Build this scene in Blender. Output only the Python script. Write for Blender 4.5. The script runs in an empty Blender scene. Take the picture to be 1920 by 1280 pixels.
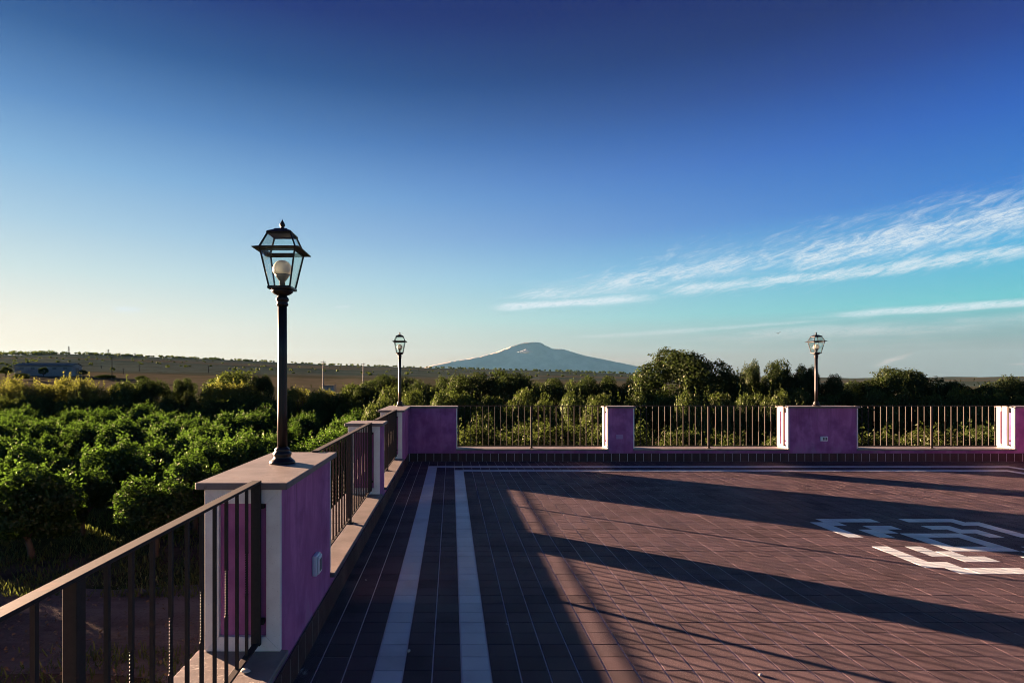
import bpy, bmesh, math, random
import numpy as np
from mathutils import Vector, Matrix, Euler

R_ = math.radians
scene = bpy.context.scene
COL = scene.collection

# ------------------------------------------------------------------ camera
CAM_H = 1.48
FPX = 1086.0                      # focal length in pixels of the 1920 px wide photograph
PX0, PY0 = 846.0, 714.0           # vanishing point of the terrace in the photograph
cam_data = bpy.data.cameras.new('camera')
cam = bpy.data.objects.new('camera', cam_data)
COL.objects.link(cam)
cam.location = (0, 0, CAM_H)
cam.rotation_euler = (R_(90), 0, 0)
cam_data.sensor_fit = 'HORIZONTAL'
cam_data.sensor_width = 36.0
cam_data.lens = FPX / 1920.0 * 36.0
cam_data.shift_x = (960 - PX0) / 1920.0
cam_data.shift_y = (PY0 - 640) / 1920.0
cam_data.clip_start = 0.05
cam_data.clip_end = 120000.0
scene.camera = cam

# ------------------------------------------------------------------ exposure / light
EXPOSURE = 3.4
scene.view_settings.view_transform = 'Standard'
scene.view_settings.look = 'None'
scene.view_settings.exposure = EXPOSURE
scene.view_settings.gamma = 1.0
scene.view_settings.use_curve_mapping = False
scene.render.engine = 'CYCLES'
scene.cycles.use_denoising = True
scene.cycles.denoising_prefilter = 'ACCURATE'
scene.cycles.use_adaptive_sampling = True
scene.cycles.adaptive_threshold = 0.008
scene.cycles.filter_width = 1.0
scene.cycles.max_bounces = 4
scene.cycles.diffuse_bounces = 2
scene.cycles.glossy_bounces = 2
scene.cycles.transmission_bounces = 4
scene.cycles.volume_bounces = 0
scene.cycles.transparent_max_bounces = 12
scene.cycles.sample_clamp_indirect = 6.0

SUN_EL = 6.8
SUN_AZ = -53.5                    # degrees from +Y, negative is to the left
sd = Vector((math.sin(R_(SUN_AZ)) * math.cos(R_(SUN_EL)),
             math.cos(R_(SUN_AZ)) * math.cos(R_(SUN_EL)), math.sin(R_(SUN_EL))))
sun_data = bpy.data.lights.new('sun', 'SUN')
sun_data.energy = 5.0
sun_data.angle = R_(0.53)
sun_data.color = (1.0, 0.64, 0.43)
sun = bpy.data.objects.new('sun', sun_data)
COL.objects.link(sun)
sun.rotation_euler = sd.to_track_quat('Z', 'Y').to_euler()
sun.location = sd * 30


def s2l(c):
    c = c / 255.0
    return c / 12.92 if c <= 0.04045 else ((c + 0.055) / 1.055) ** 2.4


class NB:
    """small helper that writes math node graphs"""
    def __init__(self, nt):
        self.nt = nt

    def node(self, t, **kw):
        n = self.nt.nodes.new(t)
        for k, v in kw.items():
            setattr(n, k, v)
        return n

    def put(self, sock, v):
        if isinstance(v, bpy.types.NodeSocket):
            self.nt.links.new(v, sock)
        elif v is not None:
            sock.default_value = v

    def m(self, op, a, b=None, c=None, clamp=False):
        n = self.node('ShaderNodeMath', operation=op, use_clamp=clamp)
        self.put(n.inputs[0], a)
        if b is not None:
            self.put(n.inputs[1], b)
        if c is not None:
            self.put(n.inputs[2], c)
        return n.outputs[0]

    def ss(self, x, lo, hi, a=0.0, b=1.0):
        n = self.node('ShaderNodeMapRange', interpolation_type='SMOOTHSTEP')
        self.put(n.inputs[0], x)
        n.inputs[1].default_value = lo
        n.inputs[2].default_value = hi
        n.inputs[3].default_value = a
        n.inputs[4].default_value = b
        return n.outputs[0]

    def comb(self, x, y, z=0.0):
        n = self.node('ShaderNodeCombineXYZ')
        self.put(n.inputs[0], x); self.put(n.inputs[1], y); self.put(n.inputs[2], z)
        return n.outputs[0]

    def sep(self, v):
        n = self.node('ShaderNodeSeparateXYZ')
        self.put(n.inputs[0], v)
        return n.outputs

    def noise(self, vec, scale, detail=4.0, rough=0.55, dist=0.0):
        n = self.node('ShaderNodeTexNoise')
        self.put(n.inputs['Vector'], vec)
        n.inputs['Scale'].default_value = scale
        n.inputs['Detail'].default_value = detail
        n.inputs['Roughness'].default_value = rough
        n.inputs['Distortion'].default_value = dist
        return n.outputs[0]

    def mix(self, f, a, b, blend='MIX'):
        n = self.node('ShaderNodeMix', data_type='RGBA', blend_type=blend)
        self.put(n.inputs['Factor'], f)
        self.put(n.inputs[6], a if isinstance(a, bpy.types.NodeSocket) else (*a, 1.0))
        self.put(n.inputs[7], b if isinstance(b, bpy.types.NodeSocket) else (*b, 1.0))
        return n.outputs[2]

    def ramp(self, f, stops, interp='LINEAR'):
        n = self.node('ShaderNodeValToRGB')
        n.color_ramp.interpolation = interp
        el = n.color_ramp.elements
        while len(el) < len(stops):
            el.new(0.5)
        for e, (p, c) in zip(el, stops):
            e.position = p
            e.color = (*c, 1.0)
        self.put(n.inputs[0], f)
        return n.outputs[0]


# ------------------------------------------------------------------ world: evening sky with cirrus
world = bpy.data.worlds.new('World')
scene.world = world
world.use_nodes = True
wt = world.node_tree
wt.nodes.clear()
B = NB(wt)
w_out = B.node('ShaderNodeOutputWorld')
w_bg = B.node('ShaderNodeBackground')
BG = 0.1
w_bg.inputs['Strength'].default_value = BG
KSKY = 1.0 / (BG * 2 ** EXPOSURE)

tc = B.node('ShaderNodeTexCoord')
dx, dy, dz = B.sep(tc.outputs['Generated'])
el = B.m('MULTIPLY', B.m('ARCSINE', B.m('MAXIMUM', B.m('MINIMUM', dz, 1.0), -1.0)), 180 / math.pi)
az = B.m('MULTIPLY', B.m('ARCTAN2', dx, dy), 180 / math.pi)
elf = B.m('DIVIDE', B.m('MAXIMUM', el, 0.0), 60.0)


def stops(lst):
    return [(e / 60.0, tuple(s2l(v) for v in c)) for e, c in lst]


away = B.ramp(elf, stops([(0, (106, 86, 82)), (2.3, (116, 106, 102)), (6, (80, 184, 194)), (10, (58, 164, 214)), (14, (22, 110, 200)),
                          (19, (0, 80, 182)), (24, (0, 40, 134)), (28, (0, 14, 100)), (34, (0, 2, 84)), (60, (0, 14, 80))]))
toward = B.ramp(elf, stops([(0, (255, 226, 194)), (5, (236, 228, 214)), (9, (201, 218, 220)), (13, (165, 198, 220)), (17.4, (128, 174, 214)),
                            (22, (84, 134, 190)), (27, (36, 86, 148)), (32, (4, 40, 118)), (40, (2, 24, 94)), (60, (0, 14, 80))]))
daz = B.m('ABSOLUTE', B.m('SUBTRACT', B.m('PINGPONG', B.m('ADD', az, 360.0 - SUN_AZ), 180.0), 0.0))
near_sun = B.ss(daz, 8.0, 112.0, 1.0, 0.0)
grad = B.mix(near_sun, away, toward)
sky = B.node('ShaderNodeTexSky', sky_type='NISHITA')
sky.sun_disc = False
sky.sun_elevation = R_(SUN_EL)
sky.sun_rotation = R_(SUN_AZ % 360)
sky.air_density = 1.0
sky.dust_density = 0.6
sky.ozone_density = 1.0
grad_s = B.node('ShaderNodeVectorMath', operation='SCALE')
wt.links.new(grad, grad_s.inputs[0])
grad_s.inputs['Scale'].default_value = KSKY
base_sky = B.mix(0.005, grad_s.outputs[0], sky.outputs[0])

# cirrus: streaky noise inside bands given by azimuth / elevation
ca, sa = math.cos(R_(14)), math.sin(R_(14))
u = B.m('ADD', B.m('MULTIPLY', az, ca), B.m('MULTIPLY', el, sa))
v = B.m('SUBTRACT', B.m('MULTIPLY', el, ca), B.m('MULTIPLY', az, sa))
st1 = B.noise(B.comb(B.m('MULTIPLY', u, 0.40), B.m('MULTIPLY', v, 1.9), 3.1), 1.0, 9.0, 0.68, 1.1)
fib = B.noise(B.comb(B.m('MULTIPLY', B.m('ADD', u, B.m('MULTIPLY', v, 0.9)), 1.5), B.m('MULTIPLY', v, 5.5), 1.3), 1.0, 6.0, 0.72, 1.2)
st2 = B.noise(B.comb(B.m('MULTIPLY', az, 0.12), B.m('MULTIPLY', el, 0.9), 7.7), 1.0, 6.0, 0.6, 0.3)


def band(a0, e0, a1, e1, hw, fade0, fade1, tex, lo, hi, amp, skew=0.0):
    sl = (e1 - e0) / (a1 - a0)
    line = B.m('ADD', B.m('MULTIPLY', B.m('SUBTRACT', az, a0), sl), e0)
    d = B.m('DIVIDE', B.m('SUBTRACT', el, line), hw)
    g = B.m('EXPONENT', B.m('MULTIPLY', B.m('MULTIPLY', d, d), -1.0))
    g = B.m('MULTIPLY', g, B.ss(az, a0 - fade0, a0 + fade0))
    g = B.m('MULTIPLY', g, B.ss(az, a1 - fade1, a1 + fade1, 1.0, 0.0))
    t = B.ss(B.m('ADD', tex, B.m('MULTIPLY', B.m('SUBTRACT', g, 1.0), 0.30)), lo, hi)
    f = B.ss(fib, 0.30, 0.58, 0.30, 1.0)
    return B.m('MULTIPLY', B.m('MULTIPLY', B.m('MULTIPLY', t, f), B.m('POWER', g, 0.5)), amp)


bands = [
    band(5.0, 7.25, 18.5, 7.75, 0.36, 1.5, 3.0, st2, 0.14, 0.46, 0.90),
    band(6.0, 8.3, 20.0, 9.2, 0.85, 3.0, 5.0, st1, 0.26, 0.68, 0.85),
    band(12.0, 8.9, 32.0, 10.9, 1.20, 4.0, 6.0, st1, 0.26, 0.70, 0.90),
    band(20.0, 8.35, 75.0, 10.0, 0.60, 3.0, 10.0, st1, 0.24, 0.62, 0.92),
    band(30.0, 10.1, 75.0, 14.6, 1.50, 2.5, 10.0, st1, 0.23, 0.66, 1.00),
    band(34.0, 12.0, 75.0, 15.6, 1.3, 4.0, 12.0, st1, 0.34, 0.78, 0.65),
    band(34.0, 10.0, 75.0, 12.0, 1.2, 4.0, 12.0, st1, 0.34, 0.76, 0.70),
    band(16.0, 10.4, 75.0, 15.4, 2.2, 5.0, 12.0, st1, 0.38, 0.84, 0.60),
    band(7.0, 8.0, 75.0, 14.0, 1.5, 4.0, 12.0, st2, 0.30, 0.75, 0.38),
    band(33.0, 5.35, 75.0, 5.9, 0.32, 3.5, 12.0, st2, 0.18, 0.50, 0.80),
    band(22.0, 3.9, 75.0, 4.7, 0.95, 8.0, 14.0, st2, 0.24, 0.70, 0.55),
    band(12.0, 4.2, 40.0, 5.3, 0.25, 5.0, 5.0, st2, 0.28, 0.60, 0.35),
    band(-30.0, 6.15, -28.3, 6.2, 0.17, 0.5, 0.5, st2, 0.05, 0.3, 0.80),
    band(-11.3, 7.1, -10.0, 7.2, 0.09, 0.5, 0.5, st2, 0.05, 0.4, 0.6),
    band(-5.0, 2.05, 6.0, 2.35, 0.28, 3.0, 3.0, st2, 0.30, 0.6, 0.35),
    band(14.5, 2.0, 21.0, 2.1, 0.32, 2.0, 2.0, st2, 0.28, 0.55, 0.45),
    band(36.4, 1.3, 38.5, 2.1, 0.22, 0.7, 0.7, st2, 0.20, 0.5, 0.55),
    band(43.5, 1.2, 47.0, 1.2, 0.14, 1.0, 1.0, st2, 0.2, 0.5, 0.5),
]
cloud = bands[0]
for b_ in bands[1:]:
    cloud = B.m('MAXIMUM', cloud, b_)
lowness = B.ss(el, 2.0, 6.0)
ccol = B.mix(lowness, tuple(s2l(x) * KSKY for x in (222, 190, 178)), tuple(s2l(x) * KSKY for x in (226, 234, 240)))
sky_c = B.mix(cloud, base_sky, ccol)
wt.links.new(base_sky, w_bg.inputs['Color'])
w_bg2 = B.node('ShaderNodeBackground')
w_bg2.inputs['Strength'].default_value = BG
wt.links.new(sky_c, w_bg2.inputs['Color'])
reg = B.m('MULTIPLY', B.m('GREATER_THAN', az, -36.0), B.m('LESS_THAN', az, 88.0))
reg = B.m('MULTIPLY', reg, B.m('MULTIPLY', B.m('GREATER_THAN', el, 0.3), B.m('LESS_THAN', el, 20.0)))
w_mix = B.node('ShaderNodeMixShader')
wt.links.new(reg, w_mix.inputs[0])
wt.links.new(w_bg.outputs[0], w_mix.inputs[1])
wt.links.new(w_bg2.outputs[0], w_mix.inputs[2])
wt.links.new(w_mix.outputs[0], w_out.inputs[0])
world.cycles.sampling_method = 'MANUAL'
world.cycles.sample_map_resolution = 512

# ------------------------------------------------------------------ materials
MATS = {}


def new_mat(name):
    m = bpy.data.materials.new(name)
    m.use_nodes = True
    nt = m.node_tree
    nt.nodes.clear()
    b = NB(nt)
    out = b.node('ShaderNodeOutputMaterial')
    MATS[name] = m
    return m, b, out


def principled(b, out, color, rough=0.6, spec=0.4, metal=0.0, bump=None, bump_s=0.2, bump_d=0.01):
    p = b.node('ShaderNodeBsdfPrincipled')
    b.put(p.inputs['Base Color'], color if isinstance(color, bpy.types.NodeSocket) else (*color, 1.0))
    b.put(p.inputs['Roughness'], rough)
    b.put(p.inputs['Specular IOR Level'], spec)
    b.put(p.inputs['Metallic'], metal)
    if bump is not None:
        bn = b.node('ShaderNodeBump')
        bn.inputs['Strength'].default_value = bump_s
        bn.inputs['Distance'].default_value = bump_d
        b.put(bn.inputs['Height'], bump)
        b.nt.links.new(bn.outputs[0], p.inputs['Normal'])
    b.nt.links.new(p.outputs[0], out.inputs[0])
    return p


def diffuse(b, out, color, bump=None, bump_s=0.2, bump_d=0.01):
    p = b.node('ShaderNodeBsdfDiffuse')
    b.put(p.inputs['Color'], color if isinstance(color, bpy.types.NodeSocket) else (*color, 1.0))
    if bump is not None:
        bn = b.node('ShaderNodeBump')
        bn.inputs['Strength'].default_value = bump_s
        bn.inputs['Distance'].default_value = bump_d
        b.put(bn.inputs['Height'], bump)
        b.nt.links.new(bn.outputs[0], p.inputs['Normal'])
    b.nt.links.new(p.outputs[0], out.inputs[0])


def pos(b):
    return b.node('ShaderNodeNewGeometry').outputs['Position']


def vscale(b, v, s):
    n = b.node('ShaderNodeVectorMath', operation='MULTIPLY')
    b.put(n.inputs[0], v)
    n.inputs[1].default_value = s
    return n.outputs[0]


# purple stucco with vertical weathering streaks
m, b, o = new_mat('purple_stucco')
p_ = pos(b)
streak = b.noise(vscale(b, p_, (5, 5, 1.6)), 1.0, 6, 0.65, 0.8)
drip = b.noise(vscale(b, p_, (26, 26, 0.9)), 1.0, 4, 0.6)
_x, _y, pz_ = b.sep(p_)
blot = b.noise(p_, 3.0, 5, 0.6)
fine = b.noise(p_, 160.0, 3, 0.6)
c = b.mix(b.ss(streak, 0.38, 0.72), (0.40, 0.135, 0.305), (0.55, 0.215, 0.44))
c = b.mix(b.ss(blot, 0.42, 0.66, 0, 0.8), c, (0.28, 0.09, 0.225))
c = b.mix(b.m('MULTIPLY', b.ss(drip, 0.56, 0.72), b.ss(pz_, 0.45, 0.98, 0.0, 0.55)), c, (0.10, 0.045, 0.09))
c = b.mix(b.m('MULTIPLY', b.ss(streak, 0.50, 0.66), b.ss(pz_, 0.15, 0.42, 0.55, 0.0)), c, (0.30, 0.20, 0.27))
principled(b, o, c, 0.85, 0.2, bump=b.m('ADD', fine, b.m('MULTIPLY', blot, 2.0)), bump_s=0.35, bump_d=0.004)

m, b, o = new_mat('grey_render')
principled(b, o, b.mix(b.noise(pos(b), 2.0, 5, 0.6), (0.16, 0.155, 0.15), (0.24, 0.235, 0.225)), 0.9, 0.2)

# pale limestone trim
m, b, o = new_mat('trim_stone')
p_ = pos(b)
n1 = b.noise(p_, 6.0, 6, 0.6)
n2 = b.noise(p_, 120.0, 3, 0.7)
c = b.mix(b.ss(n1, 0.3, 0.7), (0.74, 0.71, 0.65), (0.86, 0.84, 0.78))
c = b.mix(b.ss(n2, 0.60, 0.72, 0, 0.35), c, (0.30, 0.28, 0.25))
principled(b, o, c, 0.6, 0.35, bump=n2, bump_s=0.15, bump_d=0.002)

# sills and copings: travertine with pits
m, b, o = new_mat('coping_stone')
p_ = pos(b)
n1 = b.noise(p_, 4.0, 7, 0.65)
pit = b.noise(vscale(b, p_, (22, 60, 40)), 1.0, 5, 0.65, 0.6)
n2 = b.noise(p_, 90.0, 4, 0.6)
c = b.mix(b.ss(n1, 0.3, 0.7), (0.145, 0.124, 0.112), (0.23, 0.20, 0.182))
c = b.mix(b.ss(pit, 0.60, 0.70, 0, 0.75), c, (0.13, 0.095, 0.075))
c = b.mix(b.ss(n2, 0.58, 0.75, 0, 0.5), c, (0.20, 0.155, 0.13))
hgt = b.m('SUBTRACT', b.m('MULTIPLY', n2, 0.5), b.ss(pit, 0.58, 0.70))
principled(b, o, c, 0.55, 0.4, bump=hgt, bump_s=0.5, bump_d=0.004)


def tile_mat(name, ca_, cb_, cc_, rough_lo, rough_hi, stain, spec=0.3):
    m, b, o = new_mat(name)
    p_ = pos(b)
    px_, py_, pz_ = b.sep(p_)
    cx = b.m('FLOOR', b.m('DIVIDE', b.m('ADD', px_, 0.690), 0.1485))
    cy = b.m('FLOOR', b.m('DIVIDE', b.m('SUBTRACT', py_, 2.964), 0.1485))
    wn = b.node('ShaderNodeTexWhiteNoise', noise_dimensions='2D')
    b.put(wn.inputs['Vector'], b.comb(cx, cy))
    speck = b.noise(p_, 220.0, 3, 0.7)
    cloudy = b.noise(p_, 2.2, 6, 0.62)
    c = b.mix(wn.outputs[0], ca_, cb_)
    c = b.mix(b.ss(speck, 0.49, 0.68, 0, 0.7), c, cc_)
    c = b.mix(b.ss(speck, 0.46, 0.30, 0, 0.45), c, tuple(x * 0.6 for x in ca_))
    c = b.mix(b.ss(cloudy, 0.48, 0.75, 0, 0.45), c, tuple(x * 0.55 for x in ca_))
    if stain:
        # dried whitish lime stains along the foot of the left parapet
        sm = b.m('MULTIPLY', b.ss(px_, -0.80, -0.38, 1, 0), b.ss(py_, 2.2, 5.0, 1, 0.15))
        sn = b.noise(vscale(b, p_, (9, 5, 1)), 1.0, 7, 0.68, 1.2)
        c = b.mix(b.ss(b.m('ADD', sn, b.m('MULTIPLY', b.m('SUBTRACT', sm, 1.0), 0.35)), 0.53, 0.60, 0, 0.75), c, (0.42, 0.44, 0.46))
    r = b.ss(cloudy, 0.3, 0.7, rough_lo, rough_hi)
    principled(b, o, c, r, spec, bump=b.m('ADD', speck, b.m('MULTIPLY', cloudy, 1.5)), bump_s=1.0, bump_d=0.008)


tile_mat('red_tile', (0.050, 0.032, 0.036), (0.096, 0.062, 0.068), (0.38, 0.285, 0.295), 0.55, 0.75, True, 0.12)
tile_mat('white_tile', (0.52, 0.58, 0.60), (0.66, 0.72, 0.74), (0.76, 0.80, 0.81), 0.30, 0.44, False)
tile_mat('skirting_tile', (0.055, 0.024, 0.020), (0.085, 0.036, 0.030), (0.14, 0.08, 0.07), 0.4, 0.6, False)

m, b, o = new_mat('grout')
p_ = pos(b)
n1 = b.noise(p_, 12.0, 5, 0.6)
principled(b, o, b.mix(n1, (0.54, 0.51, 0.49), (0.76, 0.73, 0.70)), 0.9, 0.2)

m, b, o = new_mat('brown_iron')
p_ = pos(b)
n1 = b.noise(p_, 60.0, 4, 0.6)
n2 = b.noise(p_, 9.0, 5, 0.65)
c = b.mix(n1, (0.028, 0.024, 0.021), (0.052, 0.043, 0.037))
c = b.mix(b.ss(n2, 0.62, 0.72, 0, 0.6), c, (0.11, 0.055, 0.03))
principled(b, o, c, 0.7, 0.15, 0.0, bump=n1, bump_s=0.25, bump_d=0.0015)

m, b, o = new_mat('lamp_iron')
p_ = pos(b)
n1 = b.noise(p_, 40.0, 4, 0.6)
c = b.mix(n1, (0.008, 0.0065, 0.006), (0.018, 0.013, 0.0115))
principled(b, o, c, 0.42, 0.5, 0.2, bump=n1, bump_s=0.2, bump_d=0.0015)

m, b, o = new_mat('glass')
tr = b.node('ShaderNodeBsdfTransparent')
tr.inputs[0].default_value = (0.93, 0.97, 0.96, 1)
gl = b.node('ShaderNodeBsdfGlossy')
gl.inputs['Roughness'].default_value = 0.05
di = b.node('ShaderNodeBsdfDiffuse')
di.inputs[0].default_value = (0.5, 0.52, 0.5, 1)
fr = b.node('ShaderNodeFresnel')
fr.inputs[0].default_value = 1.45
mx = b.node('ShaderNodeMixShader')
b.put(mx.inputs[0], b.m('MULTIPLY', fr.outputs[0], 0.35))
b.nt.links.new(tr.outputs[0], mx.inputs[1])
b.nt.links.new(gl.outputs[0], mx.inputs[2])
mx2 = b.node('ShaderNodeMixShader')
dust = b.noise(pos(b), 14.0, 5, 0.6)
b.put(mx2.inputs[0], b.ss(dust, 0.4, 0.8, 0.0, 0.03))
b.nt.links.new(mx.outputs[0], mx2.inputs[1])
b.nt.links.new(di.outputs[0], mx2.inputs[2])
b.nt.links.new(mx2.outputs[0], o.inputs[0])

m, b, o = new_mat('opal_globe')
pr = principled(b, o, (0.72, 0.66, 0.56), 0.35, 0.5)
pr.inputs['Subsurface Weight'].default_value = 0.0

m, b, o = new_mat('white_plastic')
n1 = b.noise(pos(b), 30.0, 4, 0.6)
principled(b, o, b.mix(n1, (0.78, 0.79, 0.78), (0.86, 0.87, 0.86)), 0.4, 0.5)
m, b, o = new_mat('painted_plastic')
principled(b, o, b.mix(b.noise(pos(b), 30.0), (0.42, 0.26, 0.44), (0.50, 0.32, 0.52)), 0.55, 0.4)
m, b, o = new_mat('grey_plastic')
principled(b, o, b.mix(b.noise(pos(b), 60.0), (0.07, 0.08, 0.09), (0.12, 0.13, 0.14)), 0.35, 0.5)


def leaf_mat(name, c0, c1, trans, tmix=0.35, gloss=0.08):
    m, b, o = new_mat(name)
    g = b.node('ShaderNodeNewGeometry')
    oi = b.node('ShaderNodeObjectInfo')
    r = g.outputs['Random Per Island']
    c = b.mix(r, c0, c1)
    c = b.mix(b.m('MULTIPLY', oi.outputs['Random'], 0.7), c, (c1[0] * 1.05, c1[1] * 0.72, c1[2] * 0.9))
    d = b.node('ShaderNodeBsdfDiffuse')
    b.put(d.inputs[0], c)
    t = b.node('ShaderNodeBsdfTranslucent')
    b.put(t.inputs[0], b.mix(r, tuple(x * 0.7 for x in trans), trans))
    mx = b.node('ShaderNodeMixShader')
    mx.inputs[0].default_value = tmix
    b.nt.links.new(d.outputs[0], mx.inputs[1])
    b.nt.links.new(t.outputs[0], mx.inputs[2])
    gl = b.node('ShaderNodeBsdfGlossy')
    gl.inputs['Roughness'].default_value = 0.42
    gl.inputs[0].default_value = (0.75, 0.85, 0.6, 1)
    mx2 = b.node('ShaderNodeMixShader')
    mx2.inputs[0].default_value = gloss
    b.nt.links.new(mx.outputs[0], mx2.inputs[1])
    b.nt.links.new(gl.outputs[0], mx2.inputs[2])
    b.nt.links.new(mx2.outputs[0], o.inputs[0])


leaf_mat('citrus_leaf', (0.0126, 0.0311, 0.0067), (0.0302, 0.0630, 0.0101), (0.0714, 0.1512, 0.0151), 0.40, 0.03)
leaf_mat('oak_leaf', (0.0143, 0.0286, 0.0109), (0.0302, 0.0487, 0.0168), (0.0546, 0.0882, 0.0185), 0.35, 0.015)
leaf_mat('hedge_leaf', (0.0168, 0.0302, 0.0084), (0.0353, 0.0521, 0.0151), (0.0672, 0.1008, 0.0185), 0.35, 0.012)
leaf_mat('olive_leaf', (0.048, 0.066, 0.017), (0.088, 0.104, 0.027), (0.20, 0.23, 0.04), 0.45, 0.02)
leaf_mat('dark_leaf', (0.021, 0.038, 0.013), (0.044, 0.066, 0.019), (0.10, 0.15, 0.026), 0.30, 0.015)
leaf_mat('grass_blade', (0.0378, 0.0630, 0.0151), (0.0756, 0.0924, 0.0252), (0.1680, 0.2184, 0.0420), 0.40, 0.03)

m, b, o = new_mat('bark')
n1 = b.noise(vscale(b, pos(b), (14, 14, 3)), 1.0, 5, 0.6)
principled(b, o, b.mix(n1, (0.05, 0.036, 0.026), (0.13, 0.10, 0.075)), 0.9, 0.2, bump=n1, bump_s=0.5, bump_d=0.02)

# ground: orchard soil and weeds close by, dry fields and scrub farther out
m, b, o = new_mat('ground')
p_ = pos(b)
px_, py_, pz_ = b.sep(p_)
rad = b.m('SQRT', b.m('ADD', b.m('MULTIPLY', px_, px_), b.m('MULTIPLY', py_, py_)))
n_f = b.noise(p_, 1.2, 7, 0.65)
n_m = b.noise(p_, 0.16, 5, 0.6)
n_l = b.noise(p_, 0.006, 6, 0.6)
soil = b.mix(b.ss(n_f, 0.3, 0.7), (0.060, 0.045, 0.032), (0.13, 0.10, 0.075))
weeds = b.mix(b.ss(n_f, 0.3, 0.7), (0.030, 0.045, 0.014), (0.075, 0.085, 0.030))
near = b.mix(b.ss(n_m, 0.42, 0.56), soil, weeds)
vor = b.node('ShaderNodeTexVoronoi')
b.put(vor.inputs['Vector'], vscale(b, p_, (0.0035, 0.0085, 0.0)))
vor.inputs['Scale'].default_value = 1.0
vor.inputs['Randomness'].default_value = 0.8
fr_, fg_, fb_ = b.sep(vor.outputs['Color'])
dry = b.mix(fr_, (0.044, 0.052, 0.037), (0.095, 0.088, 0.067))
dry = b.mix(b.ss(n_m, 0.40, 0.66, 0, 0.75), dry, (0.055, 0.058, 0.030))
scrub = b.mix(b.ss(n_l, 0.40, 0.60), (0.034, 0.056, 0.053), (0.056, 0.078, 0.072))
scrub = b.mix(b.m('MULTIPLY', b.ss(fg_, 0.72, 0.78), 0.7), scrub, (0.085, 0.080, 0.062))
speckle = b.noise(vscale(b, p_, (0.05, 0.05, 0.05)), 1.0, 6, 0.75)
scrub = b.mix(b.ss(speckle, 0.52, 0.60, 0, 0.65), scrub, (0.028, 0.034, 0.018))
rr = b.m('ADD', rad, b.m('MULTIPLY', b.m('SUBTRACT', n_l, 0.5), 500.0))
c = b.mix(b.ss(rad, 70.0, 130.0), near, dry)
c = b.mix(b.ss(rr, 330.0, 460.0), c, scrub)
diffuse(b, o, c, bump=n_f, bump_s=0.3, bump_d=0.05)

m, b, o = new_mat('path_dirt')
p_ = pos(b)
n1 = b.noise(p_, 0.9, 7, 0.65)
n2 = b.noise(p_, 14.0, 6, 0.7)
rut = b.noise(vscale(b, p_, (0.12, 1.3, 1)), 1.0, 4, 0.6)
c = b.mix(b.ss(n1, 0.3, 0.7), (0.095, 0.082, 0.070), (0.17, 0.15, 0.13))
c = b.mix(b.ss(n2, 0.52, 0.68, 0, 0.7), c, (0.07, 0.055, 0.042))
c = b.mix(b.ss(rut, 0.50, 0.64, 0, 0.5), c, (0.20, 0.175, 0.15))
diffuse(b, o, c, bump=b.m('ADD', n2, n1), bump_s=0.8, bump_d=0.05)

m, b, o = new_mat('mountain_rock')
p_ = pos(b)
n1 = b.noise(vscale(b, p_, (0.0012, 0.0012, 0.002)), 1.0, 6, 0.65)
diffuse(b, o, b.mix(b.ss(n1, 0.35, 0.65), (0.40, 0.34, 0.27), (0.50, 0.43, 0.35)))

m, b, o = new_mat('cloud_white')
d_ = b.node('ShaderNodeBsdfDiffuse')
d_.inputs[0].default_value = (0.6, 0.6, 0.6, 1)
t_ = b.node('ShaderNodeBsdfTranslucent')
t_.inputs[0].default_value = (0.6, 0.6, 0.6, 1)
mx = b.node('ShaderNodeMixShader')
mx.inputs[0].default_value = 0.3
b.nt.links.new(d_.outputs[0], mx.inputs[1])
b.nt.links.new(t_.outputs[0], mx.inputs[2])
b.nt.links.new(mx.outputs[0], o.inputs[0])

m, b, o = new_mat('barn_wall')
p_ = pos(b)
n1 = b.noise(p_, 0.5, 5, 0.6)
principled(b, o, b.mix(n1, (0.20, 0.20, 0.205), (0.30, 0.30, 0.30)), 0.8, 0.2)
m, b, o = new_mat('barn_roof')
principled(b, o, b.mix(b.noise(pos(b), 0.6), (0.06, 0.06, 0.065), (0.12, 0.115, 0.11)), 0.6, 0.3)
m, b, o = new_mat('pole_wood')
principled(b, o, b.mix(b.noise(pos(b), 2.0), (0.035, 0.03, 0.028), (0.07, 0.06, 0.05)), 0.8, 0.2)
m, b, o = new_mat('grey_steel')
principled(b, o, b.mix(b.noise(pos(b), 2.0), (0.10, 0.10, 0.10), (0.18, 0.18, 0.18)), 0.6, 0.4)
m, b, o = new_mat('feather')
principled(b, o, b.mix(b.noise(pos(b), 20.0), (0.015, 0.015, 0.018), (0.03, 0.03, 0.03)), 0.8, 0.2)
m, b, o = new_mat('pale_debris')
principled(b, o, b.mix(b.noise(pos(b), 60.0), (0.45, 0.42, 0.36), (0.65, 0.62, 0.56)), 0.8, 0.2)
m, b, o = new_mat('dry_leaf')
principled(b, o, b.mix(b.noise(pos(b), 60.0), (0.085, 0.06, 0.035), (0.16, 0.115, 0.07)), 0.8, 0.2)
m, b, o = new_mat('sign_white')
principled(b, o, b.mix(b.noise(pos(b), 6.0), (0.55, 0.54, 0.52), (0.7, 0.68, 0.66)), 0.6, 0.3)
m, b, o = new_mat('sign_red')
principled(b, o, b.mix(b.noise(pos(b), 6.0), (0.35, 0.04, 0.03), (0.45, 0.06, 0.05)), 0.6, 0.3)

# ------------------------------------------------------------------ object helpers
W = {}


def link(name, data, loc=(0, 0, 0), parent=None):
    o = bpy.data.objects.new(name, data)
    COL.objects.link(o)
    loc = Vector(loc)
    W[o.name] = loc
    if parent is not None:
        o.parent = parent
        o.location = loc - W[parent.name]
    else:
        o.location = loc
    return o


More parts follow.
